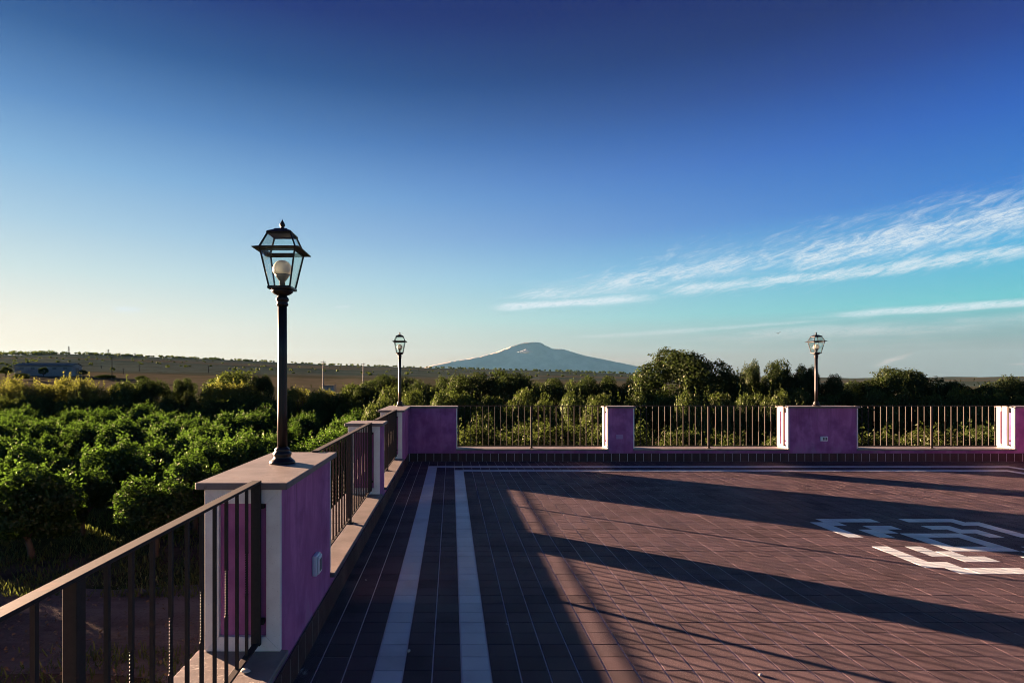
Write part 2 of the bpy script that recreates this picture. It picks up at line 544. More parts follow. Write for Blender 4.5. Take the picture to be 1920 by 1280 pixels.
def tag(o, label=None, cat=None, group=None, kind=None):
    if label: o['label'] = label
    if cat: o['category'] = cat
    if group: o['group'] = group
    if kind: o['kind'] = kind
    return o


def thing(name, loc, label, cat, group=None):
    o = link(name, None, loc)
    o.empty_display_size = 0.1
    return tag(o, label, cat, group)


def mesh_py(name, verts, faces, mats, smooth=False, midx=None):
    me = bpy.data.meshes.new(name)
    me.from_pydata([tuple(v) for v in verts], [], faces)
    for mt in (mats if isinstance(mats, (list, tuple)) else [mats]):
        me.materials.append(MATS[mt])
    if smooth:
        me.polygons.foreach_set('use_smooth', [True] * len(me.polygons))
    if midx is not None:
        me.polygons.foreach_set('material_index', midx)
    me.update()
    return me


def bm_mesh(name, bm, mat, smooth=False):
    me = bpy.data.meshes.new(name)
    bmesh.ops.recalc_face_normals(bm, faces=bm.faces)
    bm.to_mesh(me)
    bm.free()
    me.materials.append(MATS[mat])
    if smooth:
        me.polygons.foreach_set('use_smooth', [True] * len(me.polygons))
    return me


def box_mesh(name, x0, x1, y0, y1, z0, z1, mat, bevel=0.0, seg=1):
    bm = bmesh.new()
    bmesh.ops.create_cube(bm, size=1.0)
    for v_ in bm.verts:
        v_.co = Vector((x0 if v_.co.x < 0 else x1, y0 if v_.co.y < 0 else y1, z0 if v_.co.z < 0 else z1))
    if bevel > 0:
        bmesh.ops.bevel(bm, geom=list(bm.edges), offset=bevel, segments=seg, affect='EDGES', profile=0.5)
    return bm_mesh(name, bm, mat)


def box(name, x0, x1, y0, y1, z0, z1, mat, parent=None, bevel=0.0, seg=1):
    cx, cy = (x0 + x1) / 2, (y0 + y1) / 2
    me = box_mesh(name, x0 - cx, x1 - cx, y0 - cy, y1 - cy, 0, z1 - z0, mat, bevel, seg)
    return link(name, me, (cx, cy, z0), parent)


def lathe_bm(bm, prof, n=24, flute=0.0, center=(0, 0, 0)):
    rings = []
    cx, cy, cz = center
    for r, z in prof:
        ring = []
        for i in range(n):
            a = 2 * math.pi * i / n
            rr_ = r * (1 - flute * (i % 2))
            ring.append(bm.verts.new((cx + rr_ * math.cos(a), cy + rr_ * math.sin(a), cz + z)))
        rings.append(ring)
    for a_, b_ in zip(rings, rings[1:]):
        for i in range(n):
            j = (i + 1) % n
            bm.faces.new((a_[i], a_[j], b_[j], b_[i]))
    bm.faces.new(list(reversed(rings[0])))
    bm.faces.new(rings[-1])


def lathe(name, prof, mat, loc, parent, n=24, flute=0.0, smooth=True):
    bm = bmesh.new()
    lathe_bm(bm, prof, n, flute)
    me = bm_mesh(name, bm, mat, False)
    if smooth:
        for p in me.polygons:
            p.use_smooth = len(p.vertices) == 4
    return link(name, me, loc, parent)


def tube_data(pts, rads, n=6, voff=0):
    verts, faces = [], []
    pts = [Vector(p) for p in pts]
    for k, p in enumerate(pts):
        d = (pts[min(k + 1, len(pts) - 1)] - pts[max(k - 1, 0)]).normalized()
        a = d.orthogonal().normalized()
        c_ = d.cross(a)
        for i in range(n):
            t = 2 * math.pi * i / n
            verts.append(p + (a * math.cos(t) + c_ * math.sin(t)) * rads[k])
    for k in range(len(pts) - 1):
        for i in range(n):
            j = (i + 1) % n
            faces.append((voff + k * n + i, voff + k * n + j, voff + (k + 1) * n + j, voff + (k + 1) * n + i))
    faces.append(tuple(voff + i for i in reversed(range(n))))
    faces.append(tuple(voff + (len(pts) - 1) * n + i for i in range(n)))
    return verts, faces


def bars_mesh(name, bars, mat, n=4):
    """several tubes (p0, p1, r) in one mesh"""
    V, F = [], []
    for p0, p1, r in bars:
        v_, f_ = tube_data([p0, p1], [r, r], n, len(V))
        V += v_; F += f_
    return mesh_py(name, V, F, mat)


# ------------------------------------------------------------------ terrain
GZ = -3.5
CREST = [(-3000, 668), (-600, 662), (0, 665), (130, 663), (300, 669), (500, 678), (620, 684), (750, 688), (900, 692),
         (1050, 696), (1200, 701), (1400, 706), (1600, 709), (1760, 707), (1900, 706), (2400, 709), (5000, 711)]


def crest_tan(az_deg):
    a = max(-75.0, min(75.0, az_deg))
    px = PX0 + FPX * math.tan(R_(a))
    for (x0, y0), (x1, y1) in zip(CREST, CREST[1:]):
        if px <= x1:
            t = max(0.0, (px - x0) / (x1 - x0))
            y = y0 + (y1 - y0) * t
            break
    else:
        y = CREST[-1][1]
    return (PY0 - y) / math.hypot(FPX, px - PX0)


RIDGE = 1600.0


def ground_z(x, y):
    r = math.hypot(x, y)
    if r < 62:
        return GZ
    a = math.degrees(math.atan2(x, y))
    cz = CAM_H + crest_tan(a) * RIDGE
    if r <= RIDGE:
        t = ((r - 62) / (RIDGE - 62))
        return GZ + (cz - GZ) * t ** 1.2
    t = min(1.0, (r - RIDGE) / 1800.0)
    t = t * t * (3 - 2 * t)
    return cz + (GZ - 6 - cz) * t


az_list = [-180 + i * 4 for i in range(24)] + [-84 + i * 1.2 for i in range(141)] + [85 + i * 4 for i in range(24)]
az_list = [a for a in az_list if a < 180]
r_list = [0, 4, 8, 12, 17, 23, 30, 38, 48, 62, 80, 105, 140, 180, 230, 290, 370, 470, 600, 760, 950, 1150, 1350, 1500, 1600, 1720, 1900,
          2200, 2700, 3400, 5000, 8000, 13000, 20000, 26000]
rg = random.Random(5)
gv, gf = [(0, 0, GZ)], []
for r in r_list[1:]:
    for a in az_list:
        x, y = r * math.sin(R_(a)), r * math.cos(R_(a))
        z = ground_z(x, y)
        if 130 < r < 3000:
            z += rg.uniform(-1, 1) * min(1.6, r * 0.0007)
        gv.append((x, y, z))
na = len(az_list)
for i in range(na):
    gf.append((0, 1 + (i + 1) % na, 1 + i))
for k in range(len(r_list) - 2):
    for i in range(na):
        a0 = 1 + k * na + i
        a1 = 1 + k * na + (i + 1) % na
        gf.append((a0, a1, a1 + na, a0 + na))
ground = link('ground', mesh_py('ground', gv, gf, 'ground', True))
tag(ground, kind='structure')

# dirt path round the building
pv, pf = [], []
rp = random.Random(3)
NX = 90
for i in range(NX + 1):
    x = -45 + i * 1.0
    pv.append((x, 9.3 + 0.5 * math.sin(x * 0.7) + rp.uniform(-0.25, 0.25), GZ + 0.012))
    pv.append((x, 14.0 + 0.3 * math.sin(x * 0.9 + 1) + rp.uniform(-0.25, 0.25), GZ + 0.012))
    if i:
        k = 2 * i
        pf.append((k - 2, k, k + 1, k - 1))
tag(link('dirt_path', mesh_py('dirt_path', pv, pf, 'path_dirt')), kind='structure')

# ------------------------------------------------------------------ distant volcano
MD = 20000.0
prof = [(690, 712), (760, 700), (808, 685), (832, 680), (870, 673.5), (902, 668), (930, 660), (950, 652), (970, 645), (985, 641.5),
        (1000, 641), (1012, 641), (1024, 648), (1036, 653.5), (1055, 654), (1075, 660), (1100, 667), (1140, 675),
        (1180, 683), (1210, 690), (1300, 702), (1420, 712)]
rm = random.Random(9)


def prof_y(px):
    for (x0, y0), (x1, y1) in zip(prof, prof[1:]):
        if x0 <= px <= x1:
            return y0 + (y1 - y0) * (px - x0) / (x1 - x0)
    return 714


mv, mf = [], []
cols_, rows_ = 150, 26
for i in range(cols_ + 1):
    px = 690 + (1420 - 690) * i / cols_
    X = (px - PX0) / FPX * MD
    zt = (PY0 - prof_y(px)) / FPX * MD
    for j in range(rows_ + 1):
        t = j / rows_ * 2 - 1
        s = max(0.0, 1 - abs(t)) ** 1.25
        n_ = 1 + 0.10 * math.sin(i * 0.55 + j * 0.9) * (1 - s) + rm.uniform(-0.06, 0.06) * (1 - s) + rm.uniform(-.006, .006)
        mv.append((X, MD + t * 1150, GZ - 8 + (zt + 8) * s * n_))
for i in range(cols_):
    for j in range(rows_):
        a0 = i * (rows_ + 1) + j
        mf.append((a0, a0 + rows_ + 1, a0 + rows_ + 2, a0 + 1))
mountain = link('mountain', mesh_py('mountain', mv, mf, 'mountain_rock', True))
tag(mountain, kind='structure')

# little cloud bank clinging to the volcano
bm = bmesh.new()
rc = random.Random(4)
c0 = Vector(((985 - PX0) / FPX * 15200, 15200, CAM_H + (PY0 - 660) / FPX * 15200))
bmesh.ops.create_icosphere(bm, subdivisions=5, radius=1.0)
for v_ in bm.verts:
    q = v_.co.copy()
    peak = math.exp(-(q.x * 2.4) ** 2)
    lump = 1 + 0.22 * math.sin(q.x * 9 + q.y * 4) * math.sin(q.z * 7 + 2) + 0.12 * math.sin(q.x * 23 + 1) + rc.uniform(-.05, .05)
    v_.co = c0 + Vector((q.x * 210 * (0.8 + 0.2 * lump), q.y * 70, q.z * (14 + 52 * peak * (1 if q.z > 0 else 0.25)) * lump))
cl = link('cloud', bm_mesh('cloud', bm, 'cloud_white', True))
tag(cl, 'small white cloud clinging to the left flank of the volcano', 'cloud')

# ------------------------------------------------------------------ terrace slab and tiled floor
XW, XR = -0.79, 11.30             # inner faces of left and right parapet
YW, YS = 10.68, -3.0              # inner face of back parapet, rear end
TH = 0.35
slab = box('terrace_slab', XW - TH, XR + TH, YS, YW + TH, GZ, -0.012, 'grey_render')
tag(slab, kind='structure')
floor = link('terrace_floor', mesh_py('terrace_floor', [(XW, YS, -0.0032), (XR, YS, -0.0032), (XR, YW, -0.0032), (XW, YW, -0.0032)],
                                      [(0, 1, 2, 3)], 'grout'))
tag(floor, kind='structure')

TS = 0.1485
X0, Y0 = -0.690, 2.964
GX, GY = 0.0068, 0.0045


def tile_verts(x0, x1, y0, y1, dz=0.0):
    e = 0.0016
    return [(x0, y0, -0.010), (x1, y0, -0.010), (x1, y1, -0.010), (x0, y1, -0.010),
            (x0, y0, dz - e), (x1, y0, dz - e), (x1, y1, dz - e), (x0, y1, dz - e),
            (x0 + e, y0 + e, dz), (x1 - e, y0 + e, dz), (x1 - e, y1 - e, dz), (x0 + e, y1 - e, dz)]


TILE_F = [(0, 1, 5, 4), (1, 2, 6, 5), (2, 3, 7, 6), (3, 0, 4, 7),
          (4, 5, 9, 8), (5, 6, 10, 9), (6, 7, 11, 10), (7, 4, 8, 11), (8, 9, 10, 11)]
motif = set()


def mot(row, *spans):
    for a, b_ in spans:
        for k in range(a, b_):
            motif.add((k, row))
            motif.add((71 - k, row))


for lo_, hi_ in ((10, 21), ):
    mot(lo_, (31, 35)); mot(hi_, (31, 35))
    mot(lo_ + 1, (30, 32)); mot(hi_ - 1, (30, 32))
    mot(lo_ + 2, (30, 31), (33, 35)); mot(hi_ - 2, (30, 31), (33, 35))
    mot(lo_ + 3, (30, 31), (32, 34)); mot(hi_ - 3, (30, 31), (32, 34))
    mot(lo_ + 4, (30, 31), (32, 33), (34, 36)); mot(hi_ - 4, (30, 31), (32, 33), (34, 36))
    mot(lo_ + 5, (34, 35)); mot(hi_ - 5, (34, 35))
R_OUT, R_IN = 47, 44              # white rows along the back parapet
C_OUT, C_IN = 69, 66              # white columns along the right parapet


def is_white(c_, r_):
    if (c_, r_) in motif:
        return True
    if c_ == 2 and r_ <= R_OUT: return True
    if c_ == 5 and r_ <= R_IN: return True
    if r_ == R_OUT and 2 <= c_ <= C_OUT: return True
    if r_ == R_IN and 5 <= c_ <= C_IN: return True
    if c_ == C_OUT and r_ <= R_OUT: return True
    if c_ == C_IN and r_ <= R_IN: return True
    return False


cmax = int((XR - X0) / TS) + 1
rmin = int(math.floor((YS - Y0) / TS))
rmax = int((YW - Y0) / TS) + 1
cells = []
rt = random.Random(21)
for c_ in range(-1, cmax):
    for r_ in range(rmin, rmax):
        x0, x1 = X0 + c_ * TS, X0 + (c_ + 1) * TS
        y0, y1 = Y0 + r_ * TS, Y0 + (r_ + 1) * TS
        x0, x1, y0, y1 = max(x0, XW), min(x1, XR), max(y0, YS), min(y1, YW)
        if x1 - x0 < 0.02 or y1 - y0 < 0.02:
            continue
        cells.append((c_, r_, x0 + GX / 2, x1 - GX / 2, y0 + GY / 2, y1 - GY / 2))


def px_size(cell):
    c_, r_, x0, x1, y0, y1 = cell
    if y1 < 2.9:
        return -1
    y = max(y0, 1.0)
    pxm = PX0 + (x0 + x1) / 2 / y * FPX
    if pxm < 0 or pxm > 1935:
        return -1
    return 1.0 / ((y0 + y1) / 2) * (x1 - x0)


order = sorted(cells, key=px_size, reverse=True)
single = set((c_[0], c_[1]) for c_ in order[:300])
shared = {}
SV, SF, SM = [], [], []
for cell in cells:
    c_, r_, x0, x1, y0, y1 = cell
    white = is_white(c_, r_)
    dz = rt.uniform(-0.0009, 0.0009)
    if (c_, r_) in single:
        w_, d_ = round(x1 - x0, 4), round(y1 - y0, 4)
        key = (w_, d_, white)
        if key not in shared:
            shared[key] = mesh_py('floor_tile', tile_verts(-w_ / 2, w_ / 2, -d_ / 2, d_ / 2), TILE_F, 'white_tile' if white else 'red_tile')
        link('floor_tile', shared[key], ((x0 + x1) / 2, (y0 + y1) / 2, dz), floor)
    else:
        off = len(SV)
        SV += tile_verts(x0, x1, y0, y1, dz)
        SF += [tuple(i + off for i in f) for f in TILE_F]
        SM += [1 if white else 0] * 9
tag(link('tile_field', mesh_py('tile_field', SV, SF, ['red_tile', 'white_tile'], False, SM), (0, 0, 0), floor), kind='stuff')

# ------------------------------------------------------------------ parapets
Z_T, Z_S0, Z_S, Z_C0, Z_C = 0.148, 0.200, 0.230, 0.980, 1.012


def trim(pier, axis, face, sgn, lo, hi):
    """stone frame of four mitred slabs on the end face of a pier. face: coordinate of the end face along axis"""
    w_, t_, g_ = 0.066, 0.022, 0.0008
    z0, z1 = Z_S + 0.001, Z_C0 - 0.001
    quads = [[(lo, z0), (hi, z0), (hi - w_, z0 + w_), (lo + w_, z0 + w_)],
             [(hi, z0 + g_), (hi, z1 - g_), (hi - w_, z1 - w_ - g_), (hi - w_, z0 + w_ + g_)],
             [(hi, z1), (lo, z1), (lo + w_, z1 - w_), (hi - w_, z1 - w_)],
             [(lo, z1 - g_), (lo, z0 + g_), (lo + w_, z0 + w_ + g_), (lo + w_, z1 - w_ - g_)]]
    for q in quads:
        V = []
        for s in (face + sgn * 0.0005, face + sgn * t_):
            for a, z in q:
                V.append((a, s, z) if axis == 'y' else (s, a, z))
        c0 = Vector(V[0])
        bm = bmesh.new()
        vs = [bm.verts.new(Vector(v_) - c0) for v_ in V]
        for f in [(0, 1, 2, 3), (7, 6, 5, 4), (0, 4, 5, 1), (1, 5, 6, 2), (2, 6, 7, 3), (3, 7, 4, 0)]:
            bm.faces.new([vs[i] for i in f])
        bmesh.ops.bevel(bm, geom=list(bm.edges), offset=0.0012, segments=1, affect='EDGES')
        link('trim_slab', bm_mesh('trim_slab', bm, 'trim_stone'), c0, pier)


def pier(par, x0, x1, y0, y1, ends, cop):
    o = box('pier', x0, x1, y0, y1, -0.01, Z_C0, 'purple_stucco', par, 0.004)
    for axis, sgn in ends:
        if axis == 'y':
            trim(o, 'y', y0 if sgn < 0 else y1, sgn, x0, x1)
        else:
            trim(o, 'x', x0 if sgn < 0 else x1, sgn, y0, y1)
    link_box = box('coping', cop[0], cop[1], cop[2], cop[3], Z_C0 + 0.0005, Z_C, 'coping_stone', o, 0.003)
    return o


OV = 0.036
left_w = thing('parapet_wall', (XW - TH / 2, 4.0, 0), 'purple parapet wall along the left edge, topped by the nearest lamp post', 'wall')
back_w = thing('parapet_wall', (5.0, YW + TH / 2, 0), 'purple parapet wall across the far edge of the terrace', 'wall')
right_w = thing('parapet_wall', (XR + TH / 2, 4.0, 0), 'low purple parapet wall along the right edge, beyond the corner pier', 'wall')
xo = XW - TH
PL = [(-1.05, 0.05), (2.70, 3.775), (6.42, 6.815)]
for y0, y1 in PL:
    pier(left_w, xo, XW, y0, y1, [('y', -1), ('y', 1)], (xo - OV, XW + OV, y0 - OV - 0.005, y1 + OV + 0.005))
yb = YW + TH
YC = 9.34                          # corner pier starts
pier(left_w, xo, XW, YC, YW, [('y', -1)], (xo - OV, XW + OV, YC - OV - 0.005, YW - OV - 0.001))
XC = 0.09
pier(back_w, xo, XC, YW, yb, [('x', 1)], (xo - OV, XC + OV + 0.005, YW - OV, yb + OV))
PB = [(2.90, 3.355), (6.235, 7.48)]
for x0, x1 in PB:
    pier(back_w, x0, x1, YW, yb, [('x', -1), ('x', 1)], (x0 - OV - 0.005, x1 + OV + 0.005, YW - OV, yb + OV))
XD = 10.41
pier(back_w, XD, XR + TH, YW, yb, [('x', -1)], (XD - OV - 0.005, XR + TH + OV, YW - OV, yb + OV))
pier(right_w, XR, XR + TH, YC, YW, [('y', -1)], (XR - OV, XR + TH + OV, YC - OV - 0.005, YW - OV - 0.001))


def low(par, axis, a0, a1):
    mid = (a0 + a1) / 2
    if axis == 'y':
        box('low_wall', xo, XW, a0 + 0.0005, a1 - 0.0005, -0.01, Z_S0, 'purple_stucco', par)
        for s0, s1 in ((a0 + 0.0006, mid - 0.001), (mid + 0.001, a1 - 0.0006)):
            box('sill', xo - OV, XW + OV - 0.004, s0, s1, Z_S0 + 0.0005, Z_S, 'coping_stone', par, 0.003)
    else:
        box('low_wall', a0 + 0.0005, a1 - 0.0005, YW, yb, -0.01, Z_S0, 'purple_stucco', par)
        for s0, s1 in ((a0 + 0.0006, mid - 0.001), (mid + 0.001, a1 - 0.0006)):
            box('sill', s0, s1, YW - OV + 0.004, yb + OV, Z_S0 + 0.0005, Z_S, 'coping_stone', par, 0.003)


LB = [(0.05, 2.70), (3.775, 6.42), (6.815, YC)]
for a0, a1 in LB:
    low(left_w, 'y', a0, a1)
BB = [(XC, 2.90), (3.355, 6.235), (7.48, XD)]
for a0, a1 in BB:
    low(back_w, 'x', a0, a1)
box('low_wall', XR, XR + TH, YS, YC, -0.01, Z_S0, 'purple_stucco', right_w)
box('sill', XR - OV, XR + TH + OV, YS, YC - 0.03, Z_S0 + 0.0005, Z_S, 'coping_stone', right_w, 0.003)

# skirting tiles
sk_mesh_y = box_mesh('skirting_tile', 0.0002, 0.0125, -TS / 2 + 0.0032, TS / 2 - 0.0032, 0.0, Z_T, 'skirting_tile', 0.0015)
sk_mesh_x = box_mesh('skirting_tile', -TS / 2 + 0.0032, TS / 2 - 0.0032, -0.0125, -0.0002, 0.0, Z_T, 'skirting_tile', 0.0015)
k = 0
y = -1.0
while y < YW - 0.09:
    link('skirting_tile', sk_mesh_y, (XW + 0.004, y, 0.0015), left_w)
    y += TS
x = XW + 0.10
while x < XR - 0.02:
    link('skirting_tile', sk_mesh_x, (x, YW - 0.004, 0.0015), back_w)
    x += TS
box('skirting_grout', XW + 0.0003, XW + 0.0152, -1.05, YW - 0.02, 0.001, Z_T - 0.004, 'grout', left_w)
box('skirting_grout', XW + 0.02, XR - 0.01, YW - 0.0152, YW - 0.0003, 0.001, Z_T - 0.004, 'grout', back_w)

# ------------------------------------------------------------------ railings
Z_RT, Z_RB = 1.022, 0.268
HB = Z_RT - 0.012 - (Z_RB + 0.012)


def baluster_mesh(twist):
    s = 0.0059
    V, F = [], []
    if not twist:
        zs = [(0, 0.0), (HB, 0.0)]
    else:
        zs = [(0, 0.0), (HB * 0.36, 0.0)]
        nseg = 64
        for i in range(1, nseg):
            zs.append((HB * (0.36 + 0.26 * i / nseg), i / nseg * math.pi * 9))
        zs += [(HB * 0.62, math.pi * 9), (HB, math.pi * 9)]
    for z, a in zs:
        sh = 0.86 if 0.37 * HB < z < 0.61 * HB else 1.0
        for i in range(4):
            t = a + math.pi / 4 + i * math.pi / 2
            V.append((sh * s * 1.414 * math.cos(t), sh * s * 1.414 * math.sin(t), z))
    for k in range(len(zs) - 1):
        for i in range(4):
            j = (i + 1) % 4
            F.append((k * 4 + i, k * 4 + j, k * 4 + 4 + j, k * 4 + 4 + i))
    return mesh_py('baluster', V, F, 'brown_iron')


BAL = [baluster_mesh(False), baluster_mesh(True)]


def railing(axis, a0, a1, label):
    """axis 'y' along the left wall, 'x' along the back wall"""
    e = 0.032
    p0, p1 = a0 + e, a1 - e
    c_ = XW - 0.105 if axis == 'y' else YW + 0.105
    mid = (a0 + a1) / 2

    def bx(name, a, b_, hw, z0, z1, parent, bev=0.002):
        if axis == 'y':
            return box(name, c_ - hw, c_ + hw, a, b_, z0, z1, 'brown_iron', parent, bev)
        return box(name, a, b_, c_ - hw, c_ + hw, z0, z1, 'brown_iron', parent, bev)

    root = thing('railing', (c_, mid, Z_S) if axis == 'y' else (mid, c_, Z_S), label, 'railing', 'iron railings between the parapet piers')
    bx('top_rail', p0 - 0.002, p1 + 0.002, 0.0215, Z_RT - 0.011, Z_RT, root)
    bx('bottom_rail', p0 + 0.021, mid - 0.0215, 0.014, Z_RB, Z_RB + 0.011, root, 0.0015)
    bx('bottom_rail', mid + 0.0215, p1 - 0.021, 0.014, Z_RB, Z_RB + 0.011, root, 0.0015)
    hm = 0.0175
    mp = bx('middle_post', mid - hm, mid + hm, hm if axis == 'y' else 0.012, Z_S + 0.006, Z_RT - 0.0115, root)
    if axis == 'y':
        box('foot_plate', c_ - 0.035, c_ + 0.035, mid - 0.035, mid + 0.035, Z_S + 0.0005, Z_S + 0.006, 'brown_iron', mp)
    else:
        box('foot_plate', mid - 0.035, mid + 0.035, c_ - 0.03, c_ + 0.03, Z_S + 0.0005, Z_S + 0.006, 'brown_iron', mp)
    for p, s in ((p0, 1), (p1, -1)):
        q0, q1 = (p, p + 0.02) if s > 0 else (p - 0.02, p)
        ep = bx('end_post', q0, q1, 0.021, Z_RB, Z_RT - 0.0115, root)
        for zz in (Z_RB + 0.09, Z_RT - 0.13):
            f0, f1 = (a0 + 0.001, q0) if s > 0 else (q1, a1 - 0.001)
            if axis == 'y':
                box('bracket', c_ - 0.008, c_ + 0.030, f0, f1, zz, zz + 0.022, 'brown_iron', ep)
            else:
                box('bracket', f0, f1, c_ - 0.008, c_ + 0.012, zz, zz + 0.022, 'brown_iron', ep)
    for h0, h1, par in ((p0 + 0.02, mid - hm, 0), (mid + hm, p1 - 0.02, 1)):
        n = max(1, round((h1 - h0) / 0.112))
        for i in range(1, n):
            a = h0 + (h1 - h0) * i / n
            loc = (c_, a, Z_RB + 0.0115) if axis == 'y' else (a, c_, Z_RB + 0.0115)
            link('baluster', BAL[(i + par) % 2], loc, root)
    return root


railing('y', *LB[0], 'brown iron railing running out of the picture in front of the nearest pier')
railing('y', *LB[1], 'brown iron railing just beyond the nearest lamp post, between two left piers')
railing('y', *LB[2], 'brown iron railing on the left wall, next to the far left corner')
railing('x', *BB[0], 'brown iron railing on the far wall, nearest the left corner under the volcano')
railing('x', *BB[1], 'brown iron railing in the middle bay of the far wall')
railing('x', *BB[2], 'brown iron railing on the far wall, right of the lamp on the wide pier')

# ------------------------------------------------------------------ lamp posts


def lamp_post(x, y, label):
    z = Z_C
    root = thing('lamp_post', (x, y, z), label, 'lamp post', 'lamp posts on the parapet')
    base = lathe('base', [(0.072, 0.0), (0.072, 0.010), (0.066, 0.016), (0.060, 0.022), (0.050, 0.030), (0.046, 0.038), (0.050, 0.046),
                          (0.052, 0.056), (0.047, 0.064), (0.040, 0.070), (0.042, 0.076), (0.042, 0.082), (0.034, 0.088), (0.030, 0.094)],
                 'lamp_iron', (x, y, z + 0.0003), root, 28)
    lathe('pole', [(0.0285, 0.090), (0.0275, 0.30), (0.0265, 0.60), (0.0255, 0.895)], 'lamp_iron', (x, y, z), root, 28, 0.10)
    lathe('capital', [(0.027, 0.893), (0.033, 0.898), (0.034, 0.906), (0.029, 0.911), (0.030, 0.918), (0.036, 0.926), (0.037, 0.933),
                      (0.033, 0.942), (0.026, 0.949), (0.024, 0.954)], 'lamp_iron', (x, y, z), root, 28)
    # lantern: square frame, sides axis aligned
    zb, ze, zt = 0.995, 1.205, 1.302
    wb, we, wt_ = 0.058, 0.098, 0.062
    bm = bmesh.new()

    def sq(w_, zz):
        return [bm.verts.new((sx * w_, sy * w_, zz)) for sx, sy in ((-1, -1), (1, -1), (1, 1), (-1, 1))]

    def ringstack(levels, close=True):
        rs = [sq(w_, zz) for w_, zz in levels]
        for a_, b_ in zip(rs, rs[1:]):
            for i in range(4):
                j = (i + 1) % 4
                bm.faces.new((a_[i], a_[j], b_[j], b_[i]))
        if close:
            bm.faces.new(list(reversed(rs[0])))
            bm.faces.new(rs[-1])

    ringstack([(0.064, zb - 0.010), (0.066, zb - 0.004), (0.066, zb + 0.004), (0.060, zb + 0.008)])       # floor tray
    # eave: flared square plate with an opening in the middle
    o1 = sq(0.130, ze - 0.004); o2 = sq(0.132, ze + 0.001); o3 = sq(0.104, ze + 0.011)
    i3 = sq(0.088, ze + 0.011); i1 = sq(0.088, ze - 0.004)
    for a_, b_ in ((o1, o2), (o2, o3), (o3, i3), (i3, i1), (i1, o1)):
        for i in range(4):
            j = (i + 1) % 4
            bm.faces.new((a_[i], a_[j], b_[j], b_[i]))
    ringstack([(wt_ + 0.008, zt - 0.006), (wt_ + 0.010, zt), (wt_ + 0.002, zt + 0.008), (0.040, zt + 0.020), (0.032, zt + 0.028)])  # cap

    def bar(p, q, r=0.0058):
        v_, f_ = tube_data([p, q], [r, r], 4)
        vv = [bm.verts.new(t) for t in v_]
        for f in f_:
            bm.faces.new([vv[i] for i in f])

    for sx, sy in ((-1, -1), (1, -1), (1, 1), (-1, 1)):
        bar((sx * wb, sy * wb, zb), (sx * we, sy * we, ze + 0.004))
        bar((sx * we, sy * we, ze + 0.010), (sx * wt_, sy * wt_, zt))
    for (ax, ay), (bx_, by_) in (((-1, -1), (1, -1)), ((1, -1), (1, 1)), ((1, 1), (-1, 1)), ((-1, 1), (-1, -1))):
        bar((ax * (we - .004), ay * (we - .004), ze - 0.010), (bx_ * (we - .004), by_ * (we - .004), ze - 0.010), 0.005)
        bar((ax * wt_, ay * wt_, zt - 0.008), (bx_ * wt_, by_ * wt_, zt - 0.008), 0.004)
    frame = link('lantern_frame', bm_mesh('lantern_frame', bm, 'lamp_iron'), (x, y, z), root)
    lathe('lantern_bowl', [(0.024, 0.950), (0.030, 0.955), (0.046, 0.962), (0.058, 0.972), (0.063, 0.984)], 'lamp_iron', (x, y, z), frame, 24)
    lathe('finial', [(0.018, zt + 0.026), (0.013, zt + 0.034), (0.008, zt + 0.040), (0.014, zt + 0.046), (0.016, zt + 0.054), (0.012, zt + 0.064),
                     (0.006, zt + 0.074), (0.0015, zt + 0.084)], 'lamp_iron', (x, y, z), frame, 14)

    def pane(w0, z0, w1, z1, name):
        for k in range(4):
            a = k * math.pi / 2
            q = [(-w0 + .004, -w0, z0), (w0 - .004, -w0, z0), (w1 - .004, -w1, z1), (-w1 + .004, -w1, z1)]
            V = []
            for dd in (0.0, 0.0028):
                for (px_, py_, pz_) in q:
                    py2 = py_ + dd
                    V.append((px_ * math.cos(a) - py2 * math.sin(a), px_ * math.sin(a) + py2 * math.cos(a), pz_))
            me = mesh_py(name, V, [(0, 1, 2, 3), (7, 6, 5, 4), (0, 4, 5, 1), (1, 5, 6, 2), (2, 6, 7, 3), (3, 7, 4, 0)], 'glass')
            link(name, me, (x, y, z), frame)

    pane(wb, zb + 0.006, we, ze - 0.004, 'pane')
    pane(we - 0.002, ze + 0.018, wt_, zt - 0.006, 'roof_pane')
    lathe('lamp_holder', [(0.016, zb + 0.006), (0.016, zb + 0.040), (0.022, zb + 0.046), (0.036, zb + 0.066), (0.044, zb + 0.078)], 'grey_plastic', (x, y, z), frame, 20)
    R0 = 0.054
    prf = [(0.044, zb + 0.0785)]
    for i in range(1, 13):
        t = -0.52 + i / 12 * (math.pi / 2 + 0.52)
        prf.append((max(0.0008, R0 * math.cos(t)), zb + 0.106 + R0 * math.sin(t)))
    lathe('globe_bulb', prf, 'opal_globe', (x, y, z), frame, 24)
    return root


lamp_post(-0.962, 3.30, 'nearest lamp post with square glass lantern on the left wall pier')
lamp_post(-0.962, YW + 0.16, 'lamp post with glass lantern on the far left corner pier')
lamp_post(6.84, YW + TH / 2, 'lamp post with glass lantern on the wide pier of the far wall')

